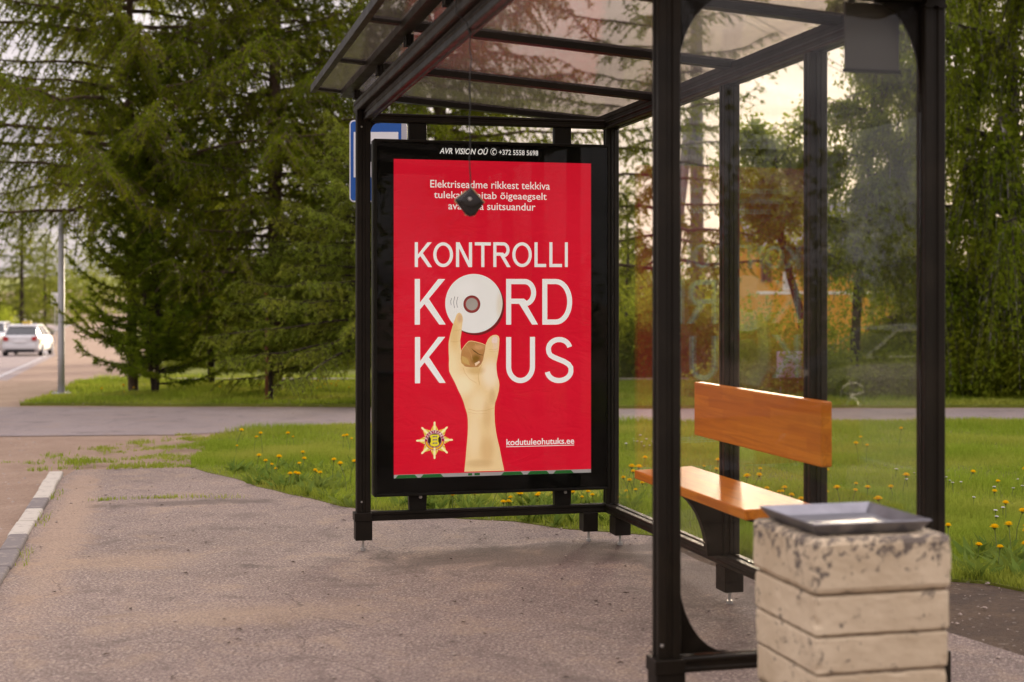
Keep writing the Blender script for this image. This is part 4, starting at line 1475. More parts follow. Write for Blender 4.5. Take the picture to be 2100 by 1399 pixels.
def mat_boards():
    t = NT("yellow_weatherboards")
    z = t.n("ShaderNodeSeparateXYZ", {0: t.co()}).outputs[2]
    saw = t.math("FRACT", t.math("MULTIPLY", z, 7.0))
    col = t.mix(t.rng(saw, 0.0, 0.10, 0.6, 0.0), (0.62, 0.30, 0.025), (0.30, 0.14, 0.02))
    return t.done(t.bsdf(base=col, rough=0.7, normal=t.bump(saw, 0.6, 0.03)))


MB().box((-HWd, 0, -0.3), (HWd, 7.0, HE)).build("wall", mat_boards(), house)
rf = MB()
ov = 0.45
rf.prism([(-ov, HE - 0.12), (-ov, HE + 0.02), (3.5, HR + 0.08), (7.0 + ov, HE + 0.02), (7.0 + ov, HE - 0.12), (3.5, HR - 0.08)], "x", -HWd - ov, HWd + ov)
roof = rf.build("roof", simple("grey_roofing", (0.19, 0.175, 0.185), 0.8, var=0.15, scale=1.2), house)
MB().box((-1.2, 3.0, HR - 0.3), (-0.55, 3.6, HR + 0.9), 0.02).build("chimney", simple("chimney_brick", (0.25, 0.12, 0.09), 0.9), roof)
gv = MB()
for s in (-1, 1):
    gv.add([(s * (HWd - 0.003), 0, HE), (s * (HWd - 0.003), 7.0, HE), (s * (HWd - 0.003), 3.5, HR)], [[0, 1, 2]])
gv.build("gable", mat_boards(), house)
MB().box((-HWd - 0.02, -0.03, at(0, 603, YH).z - hz0), (HWd + 0.02, -0.002, at(0, 598, YH).z - hz0)).build("trim_board", M["signwhite"], house)
winglass = simple("dark_window_glass", (0.03, 0.03, 0.035), 0.1)
for (xa, xb, ya, yb, light) in ((1564, 1579, 527, 575, 0), (1609, 1628, 530, 592, 1), (1706, 1729, 512, 563, 0), (1765, 1785, 530, 580, 0)):
    wx0, wx1 = at(xa, 0, YH).x - house.location.x, at(xb, 0, YH).x - house.location.x
    wz0, wz1 = at(0, yb, YH).z - hz0, at(0, ya, YH).z - hz0
    wd = MB()
    for a, b in (((wx0 - 0.08, wz0 - 0.08), (wx1 + 0.08, wz0)), ((wx0 - 0.08, wz1), (wx1 + 0.08, wz1 + 0.1)), ((wx0 - 0.08, wz0), (wx0, wz1)), ((wx1, wz0), (wx1 + 0.08, wz1)), (((wx0 + wx1) / 2 - 0.025, wz0), ((wx0 + wx1) / 2 + 0.025, wz1))):
        wd.box((a[0], -0.06, a[1]), (b[0], -0.002, b[1]))
    wdo = wd.build("window", M["signwhite"] if light else simple("brown_window_frame", (0.14, 0.08, 0.05), 0.6), house)
    MB().box((wx0, -0.012, wz0), (wx1, -0.004, wz1)).build("pane", simple("pale_blind", (0.5, 0.5, 0.52), 0.5) if light else winglass, wdo)

# ------------------------------------------------------------------ cars on the main road
M["carwhite"] = simple("white_car_paint", (0.62, 0.61, 0.62), 0.38, var=0.03, spec=0.4)
M["carglass"] = simple("car_glass", (0.022, 0.026, 0.028), 0.06, var=0.1, spec=0.8)
M["rubber"] = simple("tyre_rubber", (0.012, 0.012, 0.012), 0.8)
M["taillight"] = simple("red_tail_lamp", (0.36, 0.015, 0.018), 0.2)
M["trimblack"] = simple("black_plastic", (0.015, 0.015, 0.016), 0.55)
M["alloy"] = simple("alloy_rim", (0.48, 0.48, 0.50), 0.3, 0.8)
M["cardark"] = simple("dark_green_car_paint", (0.03, 0.036, 0.022), 0.4, var=0.05)
M["yellow"] = simple("taxi_yellow", (0.75, 0.50, 0.01), 0.35)


def car(loc, rz, label, taxi=False, paint="carwhite"):
    """nose along +y; sections lofted nose to tail, greenhouse as its own glass band"""
    c = empty("car", loc, rz)
    tag(c, label, "car", "cars on and by the road")
    # sections: y, half width at sill, at belt, z sill, z belt
    secs = [(2.18, 0.55, 0.52, 0.30, 0.60), (2.10, 0.74, 0.70, 0.24, 0.70), (1.75, 0.84, 0.80, 0.20, 0.84), (1.05, 0.86, 0.84, 0.19, 0.94), (0.2, 0.86, 0.85, 0.19, 0.96), (-0.9, 0.86, 0.85, 0.19, 0.98),
            (-1.7, 0.85, 0.83, 0.20, 1.00), (-2.02, 0.82, 0.79, 0.26, 1.00), (-2.14, 0.76, 0.72, 0.34, 0.94)]
    vs, fs = [], []
    prof = lambda wS, wB, z0, z1: [(-wS * 0.9, z0), (-wS, z0 + 0.10), (-wS * 1.01, (z0 + z1) / 2), (-wB, z1 - 0.05), (-wB * 0.93, z1), (wB * 0.93, z1), (wB, z1 - 0.05), (wS * 1.01, (z0 + z1) / 2), (wS, z0 + 0.10), (wS * 0.9, z0)]
    for (y, wS, wB, z0, z1) in secs:
        vs += [(x, y, z) for x, z in prof(wS, wB, z0, z1)]
    n = 10
    for i in range(len(secs) - 1):
        fs += [[i * n + k, i * n + (k + 1) % n, (i + 1) * n + (k + 1) % n, (i + 1) * n + k] for k in range(n)]
    fs += [list(range(n)), [(len(secs) - 1) * n + k for k in range(n)][::-1]]
    body = MB().add(vs, fs).build("body", M[paint], c, smooth=False)
    bv = body.modifiers.new("soft", "BEVEL")
    bv.width, bv.segments, bv.limit_method, bv.angle_limit = 0.04, 2, "ANGLE", R(25)
    # greenhouse
    gh = [(1.05, 0.78, 0.93), (0.35, 0.63, 1.40), (-0.4, 0.63, 1.46), (-1.45, 0.60, 1.42), (-2.0, 0.70, 0.99)]
    vs, fs = [], []
    for (y, w, z) in gh:
        base = 0.955
        vs += [(-0.82 if abs(y) < 1.9 else -0.74, y, base), (-w, y, z), (w, y, z), (0.82 if abs(y) < 1.9 else 0.74, y, base)]
    for i in range(len(gh) - 1):
        fs += [[i * 4 + k, i * 4 + k + 1, i * 4 + 5 + k, i * 4 + 4 + k] for k in range(3)]
    fs += [[0, 1, 2, 3], [16, 17, 18, 19]]
    MB().add(vs, fs).build("windows", M["carglass"], c)
    rf_ = MB()
    rv = []
    for (y, w, z) in ((0.42, 0.60, 1.385), (-0.4, 0.625, 1.468), (-1.50, 0.605, 1.425)):
        rv += [(-w, y, z - 0.03), (-w * 0.9, y, z + 0.012), (w * 0.9, y, z + 0.012), (w, y, z - 0.03)]
    rf_.add(rv, [[i * 4 + k, i * 4 + k + 1, i * 4 + 5 + k, i * 4 + 4 + k] for i in range(2) for k in range(3)])
    # pillars and the white surround of the glass
    for s in (-1, 1):
        rf_.tube([(s * 0.80, 1.02, 0.94), (s * 0.63, 0.38, 1.385), (s * 0.645, -0.4, 1.462), (s * 0.615, -1.46, 1.42), (s * 0.72, -2.0, 0.98)], 0.035, 5)
        rf_.tube([(s * 0.815, -0.35, 0.95), (s * 0.64, -0.4, 1.45)], 0.025, 5)
        rf_.tube([(s * 0.83, 1.05, 0.95), (s * 0.83, -1.9, 0.975)], 0.018, 5)
    rf_.tube([(-0.60, -1.50, 1.40), (0.60, -1.50, 1.40)], 0.045, 5)
    rf_.build("roof", M["carwhite"], c)
    MB().box((-0.70, -2.20, 0.36), (0.70, -2.10, 0.58), 0.03).build("rear_bumper", M[paint], c)
    MB().box((-0.64, -2.185, 0.20), (0.64, -2.0, 0.355), 0.02).build("bumper_skirt", M["trimblack"], c)
    MB().box((-0.26, -2.19, 0.66), (0.26, -2.135, 0.77), 0.005).build("number_plate", M["signwhite"], c)
    for s in (-1, 1):
        MB().prism([(s * 0.50, 0.76), (s * 0.74, 0.74), (s * 0.76, 0.96), (s * 0.54, 0.93)], "y", -2.17, -2.03).build("tail_light", M["taillight"], c)
        MB().prism([(s * 0.48, 0.62), (s * 0.70, 0.62), (s * 0.72, 0.74), (s * 0.52, 0.74)], "y", 2.05, 2.15).build("headlight", M["signwhite"], c)
        MB().box((s * 0.98 - 0.10, 0.70, 0.95), (s * 0.98 + 0.06, 0.82, 1.09), 0.03).build("mirror", M["trimblack"], c)
        for y in (1.33, -1.28):
            wh = MB().tube([(s * 0.70, y, 0.31), (s * 0.73, y, 0.31), (s * 0.87, y, 0.31), (s * 0.89, y, 0.31)], [0.28, 0.315, 0.315, 0.28], 20).build("wheel", M["rubber"], c)
            rim = MB()
            rim.tube([(s * 0.888, y, 0.31), (s * 0.900, y, 0.31)], [0.06, 0.05], 12)
            for k in range(5):
                t = 2 * math.pi * k / 5 + 0.3
                rim.tube([(s * 0.893, y + 0.05 * math.cos(t), 0.31 + 0.05 * math.sin(t)), (s * 0.893, y + 0.22 * math.cos(t), 0.31 + 0.22 * math.sin(t))], [0.022, 0.030], 5)
            ringp = [(s * 0.893, y + 0.225 * math.cos(2 * math.pi * k / 20), 0.31 + 0.225 * math.sin(2 * math.pi * k / 20)) for k in range(21)]
            rim.tube(ringp, 0.02, 5, cap=False)
            rim.build("rim", M["alloy"], wh)
    if taxi:
        sg = MB().box((-0.20, -0.42, 1.482), (0.20, -0.28, 1.60), 0.03).build("taxi_sign", M["yellow"], c)
        text_s = simple("taxi_letter_black", (0.02, 0.02, 0.02), 0.5)
        for k, x in enumerate((-0.12, -0.04, 0.04, 0.12)):
            MB().box((x - 0.022, -0.4235, 1.515), (x + 0.022, -0.4210, 1.575)).build("sign_letter", text_s, sg)
        for s in (-1, 1):
            MB().prism([(-1.95, 0.55), (-1.3, 0.72), (-0.2, 0.72), (-0.2, 0.80), (-1.4, 0.86), (-1.95, 0.86)], "x", s * 0.868, s * 0.876).build("yellow_stripe", M["yellow"], c)
    return c


tx = at(58, 728, 67.5)
car((tx.x, 67.5, zg(67.5) + GZ + 0.008), R(9), "white taxi estate with a yellow roof sign driving away on the road", taxi=True)
tx = at(-14, 712, 78.0)
car((tx.x, 78.0, zg(78.0) + GZ + 0.008), R(190), "white car cut off by the picture's edge, beyond the taxi on the road")

# ------------------------------------------------------------------ vegetation
def unit(a):
    return a / (np.linalg.norm(a, axis=-1, keepdims=True) + 1e-9)


def tubes_np(polys, radii, sides):
    """polys (T,K,3), radii (T,K) -> verts, quads"""
    T, K, _ = polys.shape
    d = np.empty_like(polys)
    d[:, 1:-1] = polys[:, 2:] - polys[:, :-2]
    d[:, 0] = polys[:, 1] - polys[:, 0]
    d[:, -1] = polys[:, -1] - polys[:, -2]
    d = unit(d)
    ref = np.where(np.abs(d[..., 2:3]) < 0.9, np.array([0, 0, 1.0]), np.array([1.0, 0, 0]))
    a = unit(np.cross(d, ref))
    b = np.cross(d, a)
    t = np.arange(sides) * 2 * np.pi / sides
    ring = polys[:, :, None, :] + radii[:, :, None, None] * (a[:, :, None, :] * np.cos(t)[None, None, :, None] + b[:, :, None, :] * np.sin(t)[None, None, :, None])
    V = ring.reshape(-1, 3)
    base = (np.arange(T) * K * sides)[:, None, None]
    i = np.arange(K - 1)[None, :, None] * sides
    k = np.arange(sides)[None, None, :]
    k2 = (k + 1) % sides
    q = np.stack([base + i + k, base + i + k2, base + i + sides + k2, base + i + sides + k], -1)
    return V, q.reshape(-1, 4)


class Plant:
    """wood and foliage of one tree, gathered as arrays"""

    def __init__(self, seed):
        self.r = np.random.default_rng(seed)
        self.wv, self.wf, self.nw = [], [], 0
        self.fv, self.nf = [], 0

    def wood(self, polys, radii, sides):
        V, q = tubes_np(np.asarray(polys, float), np.asarray(radii, float), sides)
        self.wv.append(V)
        self.wf.append(q + self.nw)
        self.nw += len(V)

    def needles(self, P, D, k, L, Wd, side):
        r = self.r
        P = np.repeat(P, k, 0)
        D = np.repeat(D, k, 0)
        d = unit(D * (1 - side) + unit(r.normal(size=D.shape)) * side)
        s = unit(np.cross(d, r.normal(size=d.shape))) * (Wd * r.uniform(0.6, 1.3, (len(P), 1)))
        ln = L * r.uniform(0.6, 1.3, (len(P), 1))
        tri = np.stack([P - s * 0.5, P + s * 0.5, P + d * ln], 1)
        self.fv.append(("t", tri))

    def leaves(self, P, D, L, Wd, side, flop=0.5):
        r = self.r
        d = unit(D * (1 - side) + unit(r.normal(size=D.shape)) * side + np.array([0, 0, -flop]))
        s = unit(np.cross(d, r.normal(size=d.shape))) * (Wd * r.uniform(0.6, 1.2, (len(P), 1)) * 0.5)
        ln = L * r.uniform(0.6, 1.2, (len(P), 1))
        q1 = np.stack([P, P + d * ln * 0.45 + s, P + d * ln], 1)
        q2 = np.stack([P, P + d * ln, P + d * ln * 0.45 - s], 1)
        self.fv.append(("q", np.stack([P, P + d * ln * 0.45 + s, P + d * ln, P + d * ln * 0.45 - s], 1)))

    def build(self, name, loc, bark, leafmat, label, cat, group=None, rz=0.0, scale=1.0, trunk_name="trunk", crown_name="crown"):
        e = empty(name, loc, rz)
        e.scale = (scale, scale, scale)
        tag(e, label, cat, group)
        if self.wv:
            np_mesh(trunk_name, np.concatenate(self.wv), np.concatenate(self.wf), bark, e, smooth=True)
        self.foliage(crown_name, leafmat, e)
        return e

    def foliage(self, name, leafmat, parent):
        V, F, n = [], [], 0
        tri = [a for k, a in self.fv if k == "t"]
        quad = [a for k, a in self.fv if k == "q"]
        if tri:
            t = np.concatenate(tri)
            o = np_mesh(name, t.reshape(-1, 3), np.arange(len(t) * 3).reshape(-1, 3), leafmat, parent)
            o["kind"] = "stuff"
        if quad:
            q = np.concatenate(quad)
            o = np_mesh(name, q.reshape(-1, 3), np.arange(len(q) * 4).reshape(-1, 4), leafmat, parent)
            o["kind"] = "stuff"


def curve_pts(p0, d0, L, sag, lift, K, r, wob=0.03):
    """a bough: leaves along d0, sags by its length, tip lifts"""
    s = np.linspace(0, 1, K)[:, None]
    p = p0 + d0 * L * s
    p[:, 2:3] += L * (-sag * s ** 1.6 + lift * s ** 4)
    w = r.normal(size=(K, 3)) * wob * L
    w[0] = 0
    p = p + np.cumsum(w, 0) * 0.5
    return p


def conifer(seed, H, n_b, spread, z0=0.6, sag=0.30, lift=0.16, trunk_r=0.16, twig_step=0.075, twig_len=(0.18, 0.50), droop=0.75, step=0.028, k=3, L=0.040, Wd=0.014, taper=0.75, up=0.10, lean=(0, 0), low=1.0):
    P = Plant(seed)
    r = P.r
    K = 14
    zz = np.linspace(0, H, K)
    tk = np.stack([lean[0] * (zz / H) ** 1.5 * H + np.cumsum(r.normal(0, 0.012, K)), lean[1] * zz + np.cumsum(r.normal(0, 0.012, K)), zz - 0.1], 1)
    P.wood(tk[None], np.linspace(trunk_r, 0.015, K)[None], 10)
    FP, FD = [], []
    for i in range(n_b):
        t = ((i + r.uniform(0, 0.9)) / n_b) ** 0.95
        z = z0 + (H - z0) * t
        L_b = spread * (1 - taper * t) * r.uniform(0.65, 1.12) * (low + (1 - low) * min(1.0, t / 0.22))
        az = i * 2.39996 + r.uniform(-0.4, 0.4)
        base = np.array([np.interp(z, zz, tk[:, 0]), np.interp(z, zz, tk[:, 1]), z])
        rise = up * r.uniform(0.2, 1.6) + 0.7 * t ** 2
        d0 = unit(np.array([math.cos(az), math.sin(az), rise]))
        KB = 9
        b = curve_pts(base, d0, L_b, sag * (1 - 0.6 * t), lift, KB, r, 0.025)
        rb = np.linspace(max(0.010, 0.008 * L_b + 0.006), 0.005, KB)
        P.wood(b[None], rb[None], 5)
        m = max(5, int(L_b / twig_step))
        s = np.clip(np.linspace(0.12, 1.0, m) + r.uniform(-0.02, 0.02, m), 0.05, 1.0)
        f = s * (KB - 1)
        i0 = np.minimum(f.astype(int), KB - 2)
        bp = b[i0] + (b[i0 + 1] - b[i0]) * (f - i0)[:, None]
        bd = unit(b[i0 + 1] - b[i0])
        side = unit(np.cross(bd, np.array([0, 0, 1.0]))) * np.where(np.arange(m) % 2, 1, -1)[:, None]
        down = np.array([0, 0, -1.0]) * (droop * r.uniform(0.3, 1.4, (m, 1)))
        td = unit(side * r.uniform(0.4, 1.0, (m, 1)) + bd * r.uniform(0.3, 0.9, (m, 1)) + down * 0.6)
        tl = r.uniform(*twig_len, m) * (0.55 + 0.45 * min(1.0, L_b / 2.0)) * (1 - 0.45 * s)
        sq = np.linspace(0, 1, 3)[None, :, None]
        tw = bp[:, None, :] + td[:, None, :] * tl[:, None, None] * sq
        tw[:, :, 2] -= (droop * 0.55 * tl)[:, None] * (sq[..., 0] ** 2)
        P.wood(tw, np.repeat(np.array([[0.006, 0.005, 0.003]]), m, 0), 3)
        # also needles along the bough itself
        nn = np.maximum(2, (tl / step).astype(int))
        tot = nn.sum()
        idx = np.repeat(np.arange(m), nn)
        q = r.uniform(0.02, 1.0, tot)
        fp = q * 2
        j0 = np.minimum(fp.astype(int), 1)
        pos = tw[idx, j0] + (tw[idx, j0 + 1] - tw[idx, j0]) * (fp - j0)[:, None]
        FP.append(pos)
        FD.append(unit(tw[idx, j0 + 1] - tw[idx, j0]))
        nb2 = int(L_b / step * 0.5)
        q = r.uniform(0.25, 1.0, nb2) * (KB - 1)
        j0 = np.minimum(q.astype(int), KB - 2)
        FP.append(b[j0] + (b[j0 + 1] - b[j0]) * (q - j0)[:, None])
        FD.append(unit(b[j0 + 1] - b[j0]))
    P.needles(np.concatenate(FP), np.concatenate(FD), k, L, Wd, 0.62)
    return P


def broadleaf(seed, trunk, r0, n_limb, limb_len, n_twig, twig_len, n_leaf, leaf, droop, spread_up=0.6, t0=0.3, hang=0.0, scatter=0.06, flop=0.5):
    """trunk = list of points; limbs leave its upper part, twigs leave the limbs, leaves sit along the twigs"""
    P = Plant(seed)
    r = P.r
    T = np.array(trunk, float)
    K = len(T)
    P.wood(T[None], np.linspace(r0, r0 * 0.25, K)[None], 9)
    LB = []
    KB = 8
    for i in range(n_limb):
        s = t0 + (1 - t0) * (i + r.uniform(0, 0.8)) / n_limb
        f = s * (K - 1)
        j = min(int(f), K - 2)
        p = T[j] + (T[j + 1] - T[j]) * (f - j)
        az = i * 2.39996 + r.uniform(-0.5, 0.5)
        d = unit(np.array([math.cos(az), math.sin(az), spread_up * r.uniform(0.4, 1.5)]))
        L = limb_len * r.uniform(0.55, 1.1) * (1.15 - 0.5 * s)
        b = curve_pts(p, d, L, droop * 0.5, 0.0, KB, r, 0.05)
        LB.append(b)
        P.wood(b[None], np.linspace(r0 * 0.38 * (1.1 - 0.6 * s), 0.006, KB)[None], 5)
    LB = np.array(LB)
    li = r.integers(0, n_limb, n_twig)
    q = r.uniform(0.15, 1.0, n_twig) * (KB - 1)
    j0 = np.minimum(q.astype(int), KB - 2)
    p = LB[li, j0] + (LB[li, j0 + 1] - LB[li, j0]) * (q - j0)[:, None]
    d = unit(unit(LB[li, j0 + 1] - LB[li, j0]) * 0.4 + unit(r.normal(size=(n_twig, 3))) * 0.8)
    L = twig_len * r.uniform(0.4, 1.2, n_twig)
    s = np.linspace(0, 1, 5)[None, :, None]
    tw = p[:, None, :] + d[:, None, :] * (L * (1 - 0.7 * hang))[:, None, None] * s
    tw[:, :, 2] -= (L * (droop * 0.6))[:, None] * s[..., 0] ** 2 + (hang * L)[:, None] * s[..., 0] ** 1.3
    P.wood(tw, np.repeat(np.array([[0.008, 0.006, 0.004, 0.003, 0.002]]), n_twig, 0), 3)
    idx = np.repeat(np.arange(n_twig), n_leaf)
    fq = r.uniform(0.1, 1.0, len(idx)) * 4
    k0 = np.minimum(fq.astype(int), 3)
    pos = tw[idx, k0] + (tw[idx, k0 + 1] - tw[idx, k0]) * (fq - k0)[:, None] + r.normal(0, scatter, (len(idx), 3))
    P.leaves(pos, unit(tw[idx, k0 + 1] - tw[idx, k0]), leaf, leaf * 0.72, 0.6, flop)
    return P


def G(px, py=None, Y=None):
    """a spot on the ground by its column in the photograph and its distance"""
    p = at(px, HOR, Y)
    return Vector((p.x, Y, zg(Y)))


# big larches and their neighbours on the left
L1 = conifer(11, 11.0, 160, 3.3, z0=0.80, sag=0.20, lift=0.10, trunk_r=0.13, low=0.5, twig_step=0.050, twig_len=(0.30, 0.90), droop=0.85, step=0.030, k=3, L=0.075, Wd=0.022)
L1.build("larch_tree", G(561, Y=20.6), M["bark"], M["larch"], "large larch with long drooping boughs and dark trunk across the side street", "tree", rz=0.4)
L2 = conifer(12, 12.0, 140, 4.6, z0=2.7, sag=0.16, lift=0.10, trunk_r=0.075, twig_step=0.052, twig_len=(0.30, 0.90), droop=0.95, step=0.030, k=3, L=0.075, Wd=0.022)
L2.build("larch_tree", G(272, Y=20.6), M["bark"], M["larch"], "larch behind the bushy pine, its boughs reaching over the metal pole", "tree", rz=1.7)
L3 = conifer(13, 11.0, 130, 4.2, z0=1.2, sag=0.26, lift=0.08, trunk_r=0.17, twig_step=0.055, twig_len=(0.28, 0.85), droop=1.0, step=0.030, k=3, L=0.075, Wd=0.026)
L3.build("larch_tree", G(905, Y=23.0), M["bark"], M["larch"], "larch mostly hidden behind the poster case, seen under the shelter roof", "tree", rz=2.6)
P1 = conifer(21, 4.6, 90, 1.45, z0=0.12, sag=0.12, lift=0.30, trunk_r=0.038, twig_step=0.05, twig_len=(0.16, 0.42), droop=0.25, step=0.020, k=3, L=0.075, Wd=0.022, taper=0.55, up=0.35)
# several stems: the same growth leaning other ways
P1b = conifer(22, 3.4, 60, 1.15, z0=0.25, sag=0.12, lift=0.30, trunk_r=0.032, twig_step=0.05, twig_len=(0.16, 0.40), droop=0.25, step=0.020, k=3, L=0.075, Wd=0.022, taper=0.5, up=0.35, lean=(-0.10, 0.02))
pe = P1.build("bushy_pine", G(318, Y=20.0), M["bark_dark"], M["pine"], "dark bushy multi-stemmed pine on the grass corner", "tree")
np_mesh("trunk", np.concatenate(P1b.wv), np.concatenate(P1b.wf), M["bark_dark"], pe, smooth=True)
P1b.foliage("crown", M["pine"], pe)
P2 = conifer(23, 3.4, 64, 1.3, z0=0.15, sag=0.12, lift=0.28, trunk_r=0.06, twig_step=0.05, twig_len=(0.16, 0.40), droop=0.25, step=0.020, k=3, L=0.075, Wd=0.022, taper=0.5, up=0.3)
P2.build("small_pine", G(432, Y=22.3), M["bark_dark"], M["pine"], "smaller dark pine between the bushy pine and the larch trunk", "tree")
S1 = conifer(31, 1.80, 62, 1.10, z0=0.40, sag=0.16, lift=0.14, trunk_r=0.03, twig_step=0.036, twig_len=(0.12, 0.36), droop=0.30, step=0.012, k=3, L=0.042, Wd=0.015, taper=0.75, up=0.14)
S1.build("young_spruce", G(556, Y=18.95), M["bark_dark"], M["spruce"], "young bright green spruce in front of the larch trunk", "tree")
S2 = conifer(32, 3.3, 84, 2.05, z0=0.62, sag=0.34, lift=0.10, trunk_r=0.04, twig_step=0.038, twig_len=(0.16, 0.46), droop=0.8, step=0.014, k=3, L=0.042, Wd=0.015, taper=0.65, up=0.10)
S2.build("young_spruce", G(744, Y=18.5), M["bark_dark"], M["spruce"], "taller drooping spruce behind the shelter's corner post", "tree")

# right of the poster: seen through the glass
L4 = conifer(14, 11.0, 80, 3.6, z0=1.6, sag=0.30, lift=0.22, trunk_r=0.15, twig_step=0.06, twig_len=(0.18, 0.55), droop=0.65, step=0.030, k=3, L=0.065, Wd=0.022)
L4.build("larch_tree", G(1362, Y=24.0), M["bark"], M["larch"], "larch behind the rear glass with upturned bough tips against the sky", "tree", rz=0.9)
c1 = np.array([[0, 0, -0.1], [0.02, 0, 0.6], [-0.03, 0, 1.1], [-0.20, 0.03, 1.7], [-0.30, 0.05, 2.2], [-0.42, 0.05, 2.7], [-0.40, 0, 3.2], [-0.45, 0, 3.7]])
B1 = broadleaf(41, c1, 0.085, 13, 1.5, 520, 0.5, 22, 0.080, 0.25, 0.8, 0.48, 0.1, 0.06)
B1.build("crooked_tree", G(1648, Y=21.5), M["bark_dark"], M["maple"], "small crooked tree with pale green leaves behind the backrest", "tree")
c2 = np.array([[0, 0, -0.1], [0.02, 0, 0.8], [0.05, 0, 1.5], [0.16, 0, 2.1], [0.22, 0, 2.8], [0.22, 0, 3.6], [0.30, 0, 4.6], [0.36, 0, 5.6]])
B2 = broadleaf(42, c2, 0.075, 18, 1.25, 900, 0.75, 32, 0.062, 0.5, 0.55, 0.30, 0.55, 0.05)
B2.build("slender_birch", G(1752, Y=20.5), M["bark_dark"], M["birch"], "slender birch with a bent dark trunk seen through the near glass", "tree")
c3 = np.array([[0, 0, -0.1], [0.03, 0, 1.0], [0.0, 0, 2.0], [0.08, 0.05, 3.5], [0.05, 0, 5.0], [0.1, 0, 7.0], [0.1, 0, 9.0]])
B3 = broadleaf(43, c3, 0.15, 34, 2.6, 2500, 1.5, 48, 0.070, 0.7, 0.5, 0.16, 0.85, 0.045)
B3.build("weeping_birch", G(2068, Y=20.0), M["bark_birch"], M["birch"], "large weeping birch hanging down at the picture's right edge", "tree")
c4 = np.array([[0, 0, -0.1], [0.03, 0, 1.4], [0.1, 0, 3.0], [0.05, 0, 5.0], [0.1, 0, 7.5]])
B4 = broadleaf(44, c4, 0.12, 24, 2.0, 1000, 1.1, 34, 0.075, 0.6, 0.5, 0.25, 0.7, 0.06)
B4.build("birch_tree", G(1905, Y=27.0), M["bark_birch"], M["birch"], "birch standing farther back between the slender birch and the weeping birch", "tree")
S5 = conifer(33, 4.2, 40, 1.3, z0=0.3, sag=0.2, lift=0.1, trunk_r=0.05, twig_step=0.06, twig_len=(0.16, 0.42), droop=0.4, step=0.02, k=3, L=0.04, Wd=0.013)
S5.build("round_shrub", G(1285, Y=30.0), M["bark_dark"], M["bush"], "rounded green conifer beyond the street, beside the poster case", "tree")

# far down the road on the left
S6 = conifer(34, 11.5, 60, 3.0, z0=0.8, sag=0.25, lift=0.05, trunk_r=0.18, twig_step=0.12, twig_len=(0.4, 1.0), droop=0.5, step=0.10, k=3, L=0.16, Wd=0.07)
S6.build("distant_spruce", G(44, Y=98.0), M["bark_dark"], M["far"], "tall distant spruce standing beyond the taxi", "tree")
S6b = conifer(35, 8.0, 40, 2.2, z0=0.8, sag=0.25, lift=0.05, trunk_r=0.15, twig_step=0.12, twig_len=(0.4, 0.9), droop=0.5, step=0.10, k=3, L=0.16, Wd=0.07)
S6b.build("distant_spruce", G(92, Y=125.0), M["bark_dark"], M["far"], "thinner distant spruce just to the side of the metal pole", "tree")


def mass(name, boxes, seed, leaf, mat, label, cat):
    """undergrowth or far woodland that reads as one body of leaves: (centre, radii, count) per clump, each clump lumpy"""
    P = Plant(seed)
    r = P.r
    for (c, rad, n) in boxes:
        sub = unit(r.normal(size=(18, 3))) * r.uniform(0.3, 0.95, (18, 1)) * np.array(rad)
        sub[:, 2] = np.abs(sub[:, 2]) * 0.9
        i = r.integers(0, 18, n)
        off = unit(r.normal(size=(n, 3))) * r.uniform(0.4, 1.0, (n, 1)) * np.array(rad) * 0.36
        pos = np.array(c) + sub[i] + off
        pos[:, 2] = np.maximum(pos[:, 2], c[2] + 0.03)
        P.leaves(pos, unit(r.normal(size=(n, 3))), leaf, leaf * 0.7, 0.9, 0.4)
    e = None
    P.foliage(name, mat, None)
    o = bpy.data.objects[name] if name in bpy.data.objects else None
    o = [x for x in COL.objects if x.name.startswith(name)][-1]
    tag(o, label, cat, None, "stuff")
    return o


bx = []
for px in range(1490, 2150, 26):
    Y = 19.3 + (px * 7 % 5) * 0.55
    h = 0.75 + (px * 13 % 7) * 0.13
    p = G(px, Y=Y)
    bx.append(((p.x, Y, p.z), (0.55, 0.5, h), 2000))
mass("undergrowth", bx, 51, 0.066, M["bush"], "mixed green undergrowth along the far side of the footpath", "undergrowth")
bx = []
for px in range(1262, 1468, 20):
    Y = 22.6 + (px * 7 % 5) * 0.6
    h = 1.35 + (px * 13 % 7) * 0.17
    p = G(px, Y=Y)
    bx.append(((p.x, Y, p.z), (0.8, 0.7, h), 2300))
mass("thicket", bx, 58, 0.075, M["maple"], "sunny yellow-green thicket behind the rear glass, hiding the utility pole's foot", "thicket")
bx = []
for px in range(1240, 2250, 45):
    Y = 31 + (px * 11 % 9) * 1.6
    h = 1.5 + (px * 17 % 9) * 0.16
    if 1530 < px < 1850:
        continue
    p = G(px, Y=Y)
    bx.append(((p.x, Y, p.z), (1.5, 1.2, h), 2600))
mass("shrubbery", bx, 52, 0.115, M["bush"], "belt of shrubs and saplings in front of the yellow house", "shrubbery")
bx = []
for px in range(345, 1300, 34):
    Y = 40 + (px * 11 % 9) * 2.5
    h = 2.4 + (px * 17 % 9) * 0.42
    p = G(px, Y=Y)
    bx.append(((p.x, Y, p.z), (2.2, 1.8, h), 1700))
mass("woodland", bx, 53, 0.20, M["far"], "dark woodland edge behind the larches", "woodland")
bx = []
for i, px in enumerate(list(range(-260, 240, 60)) + list(range(1200, 2500, 110))):
    Y = 150 + (px * 11 % 9) * 9 if px < 300 else 85 + (px * 7 % 5) * 6
    h = 9.0 + (px * 17 % 9) * 0.9 if px < 300 else 5.0 + (px * 17 % 9) * 0.35
    if px < 60:
        h *= 0.45
    p = G(px, Y=Y)
    bx.append(((p.x, Y, p.z), (6.0, 4.0, h), 2000))
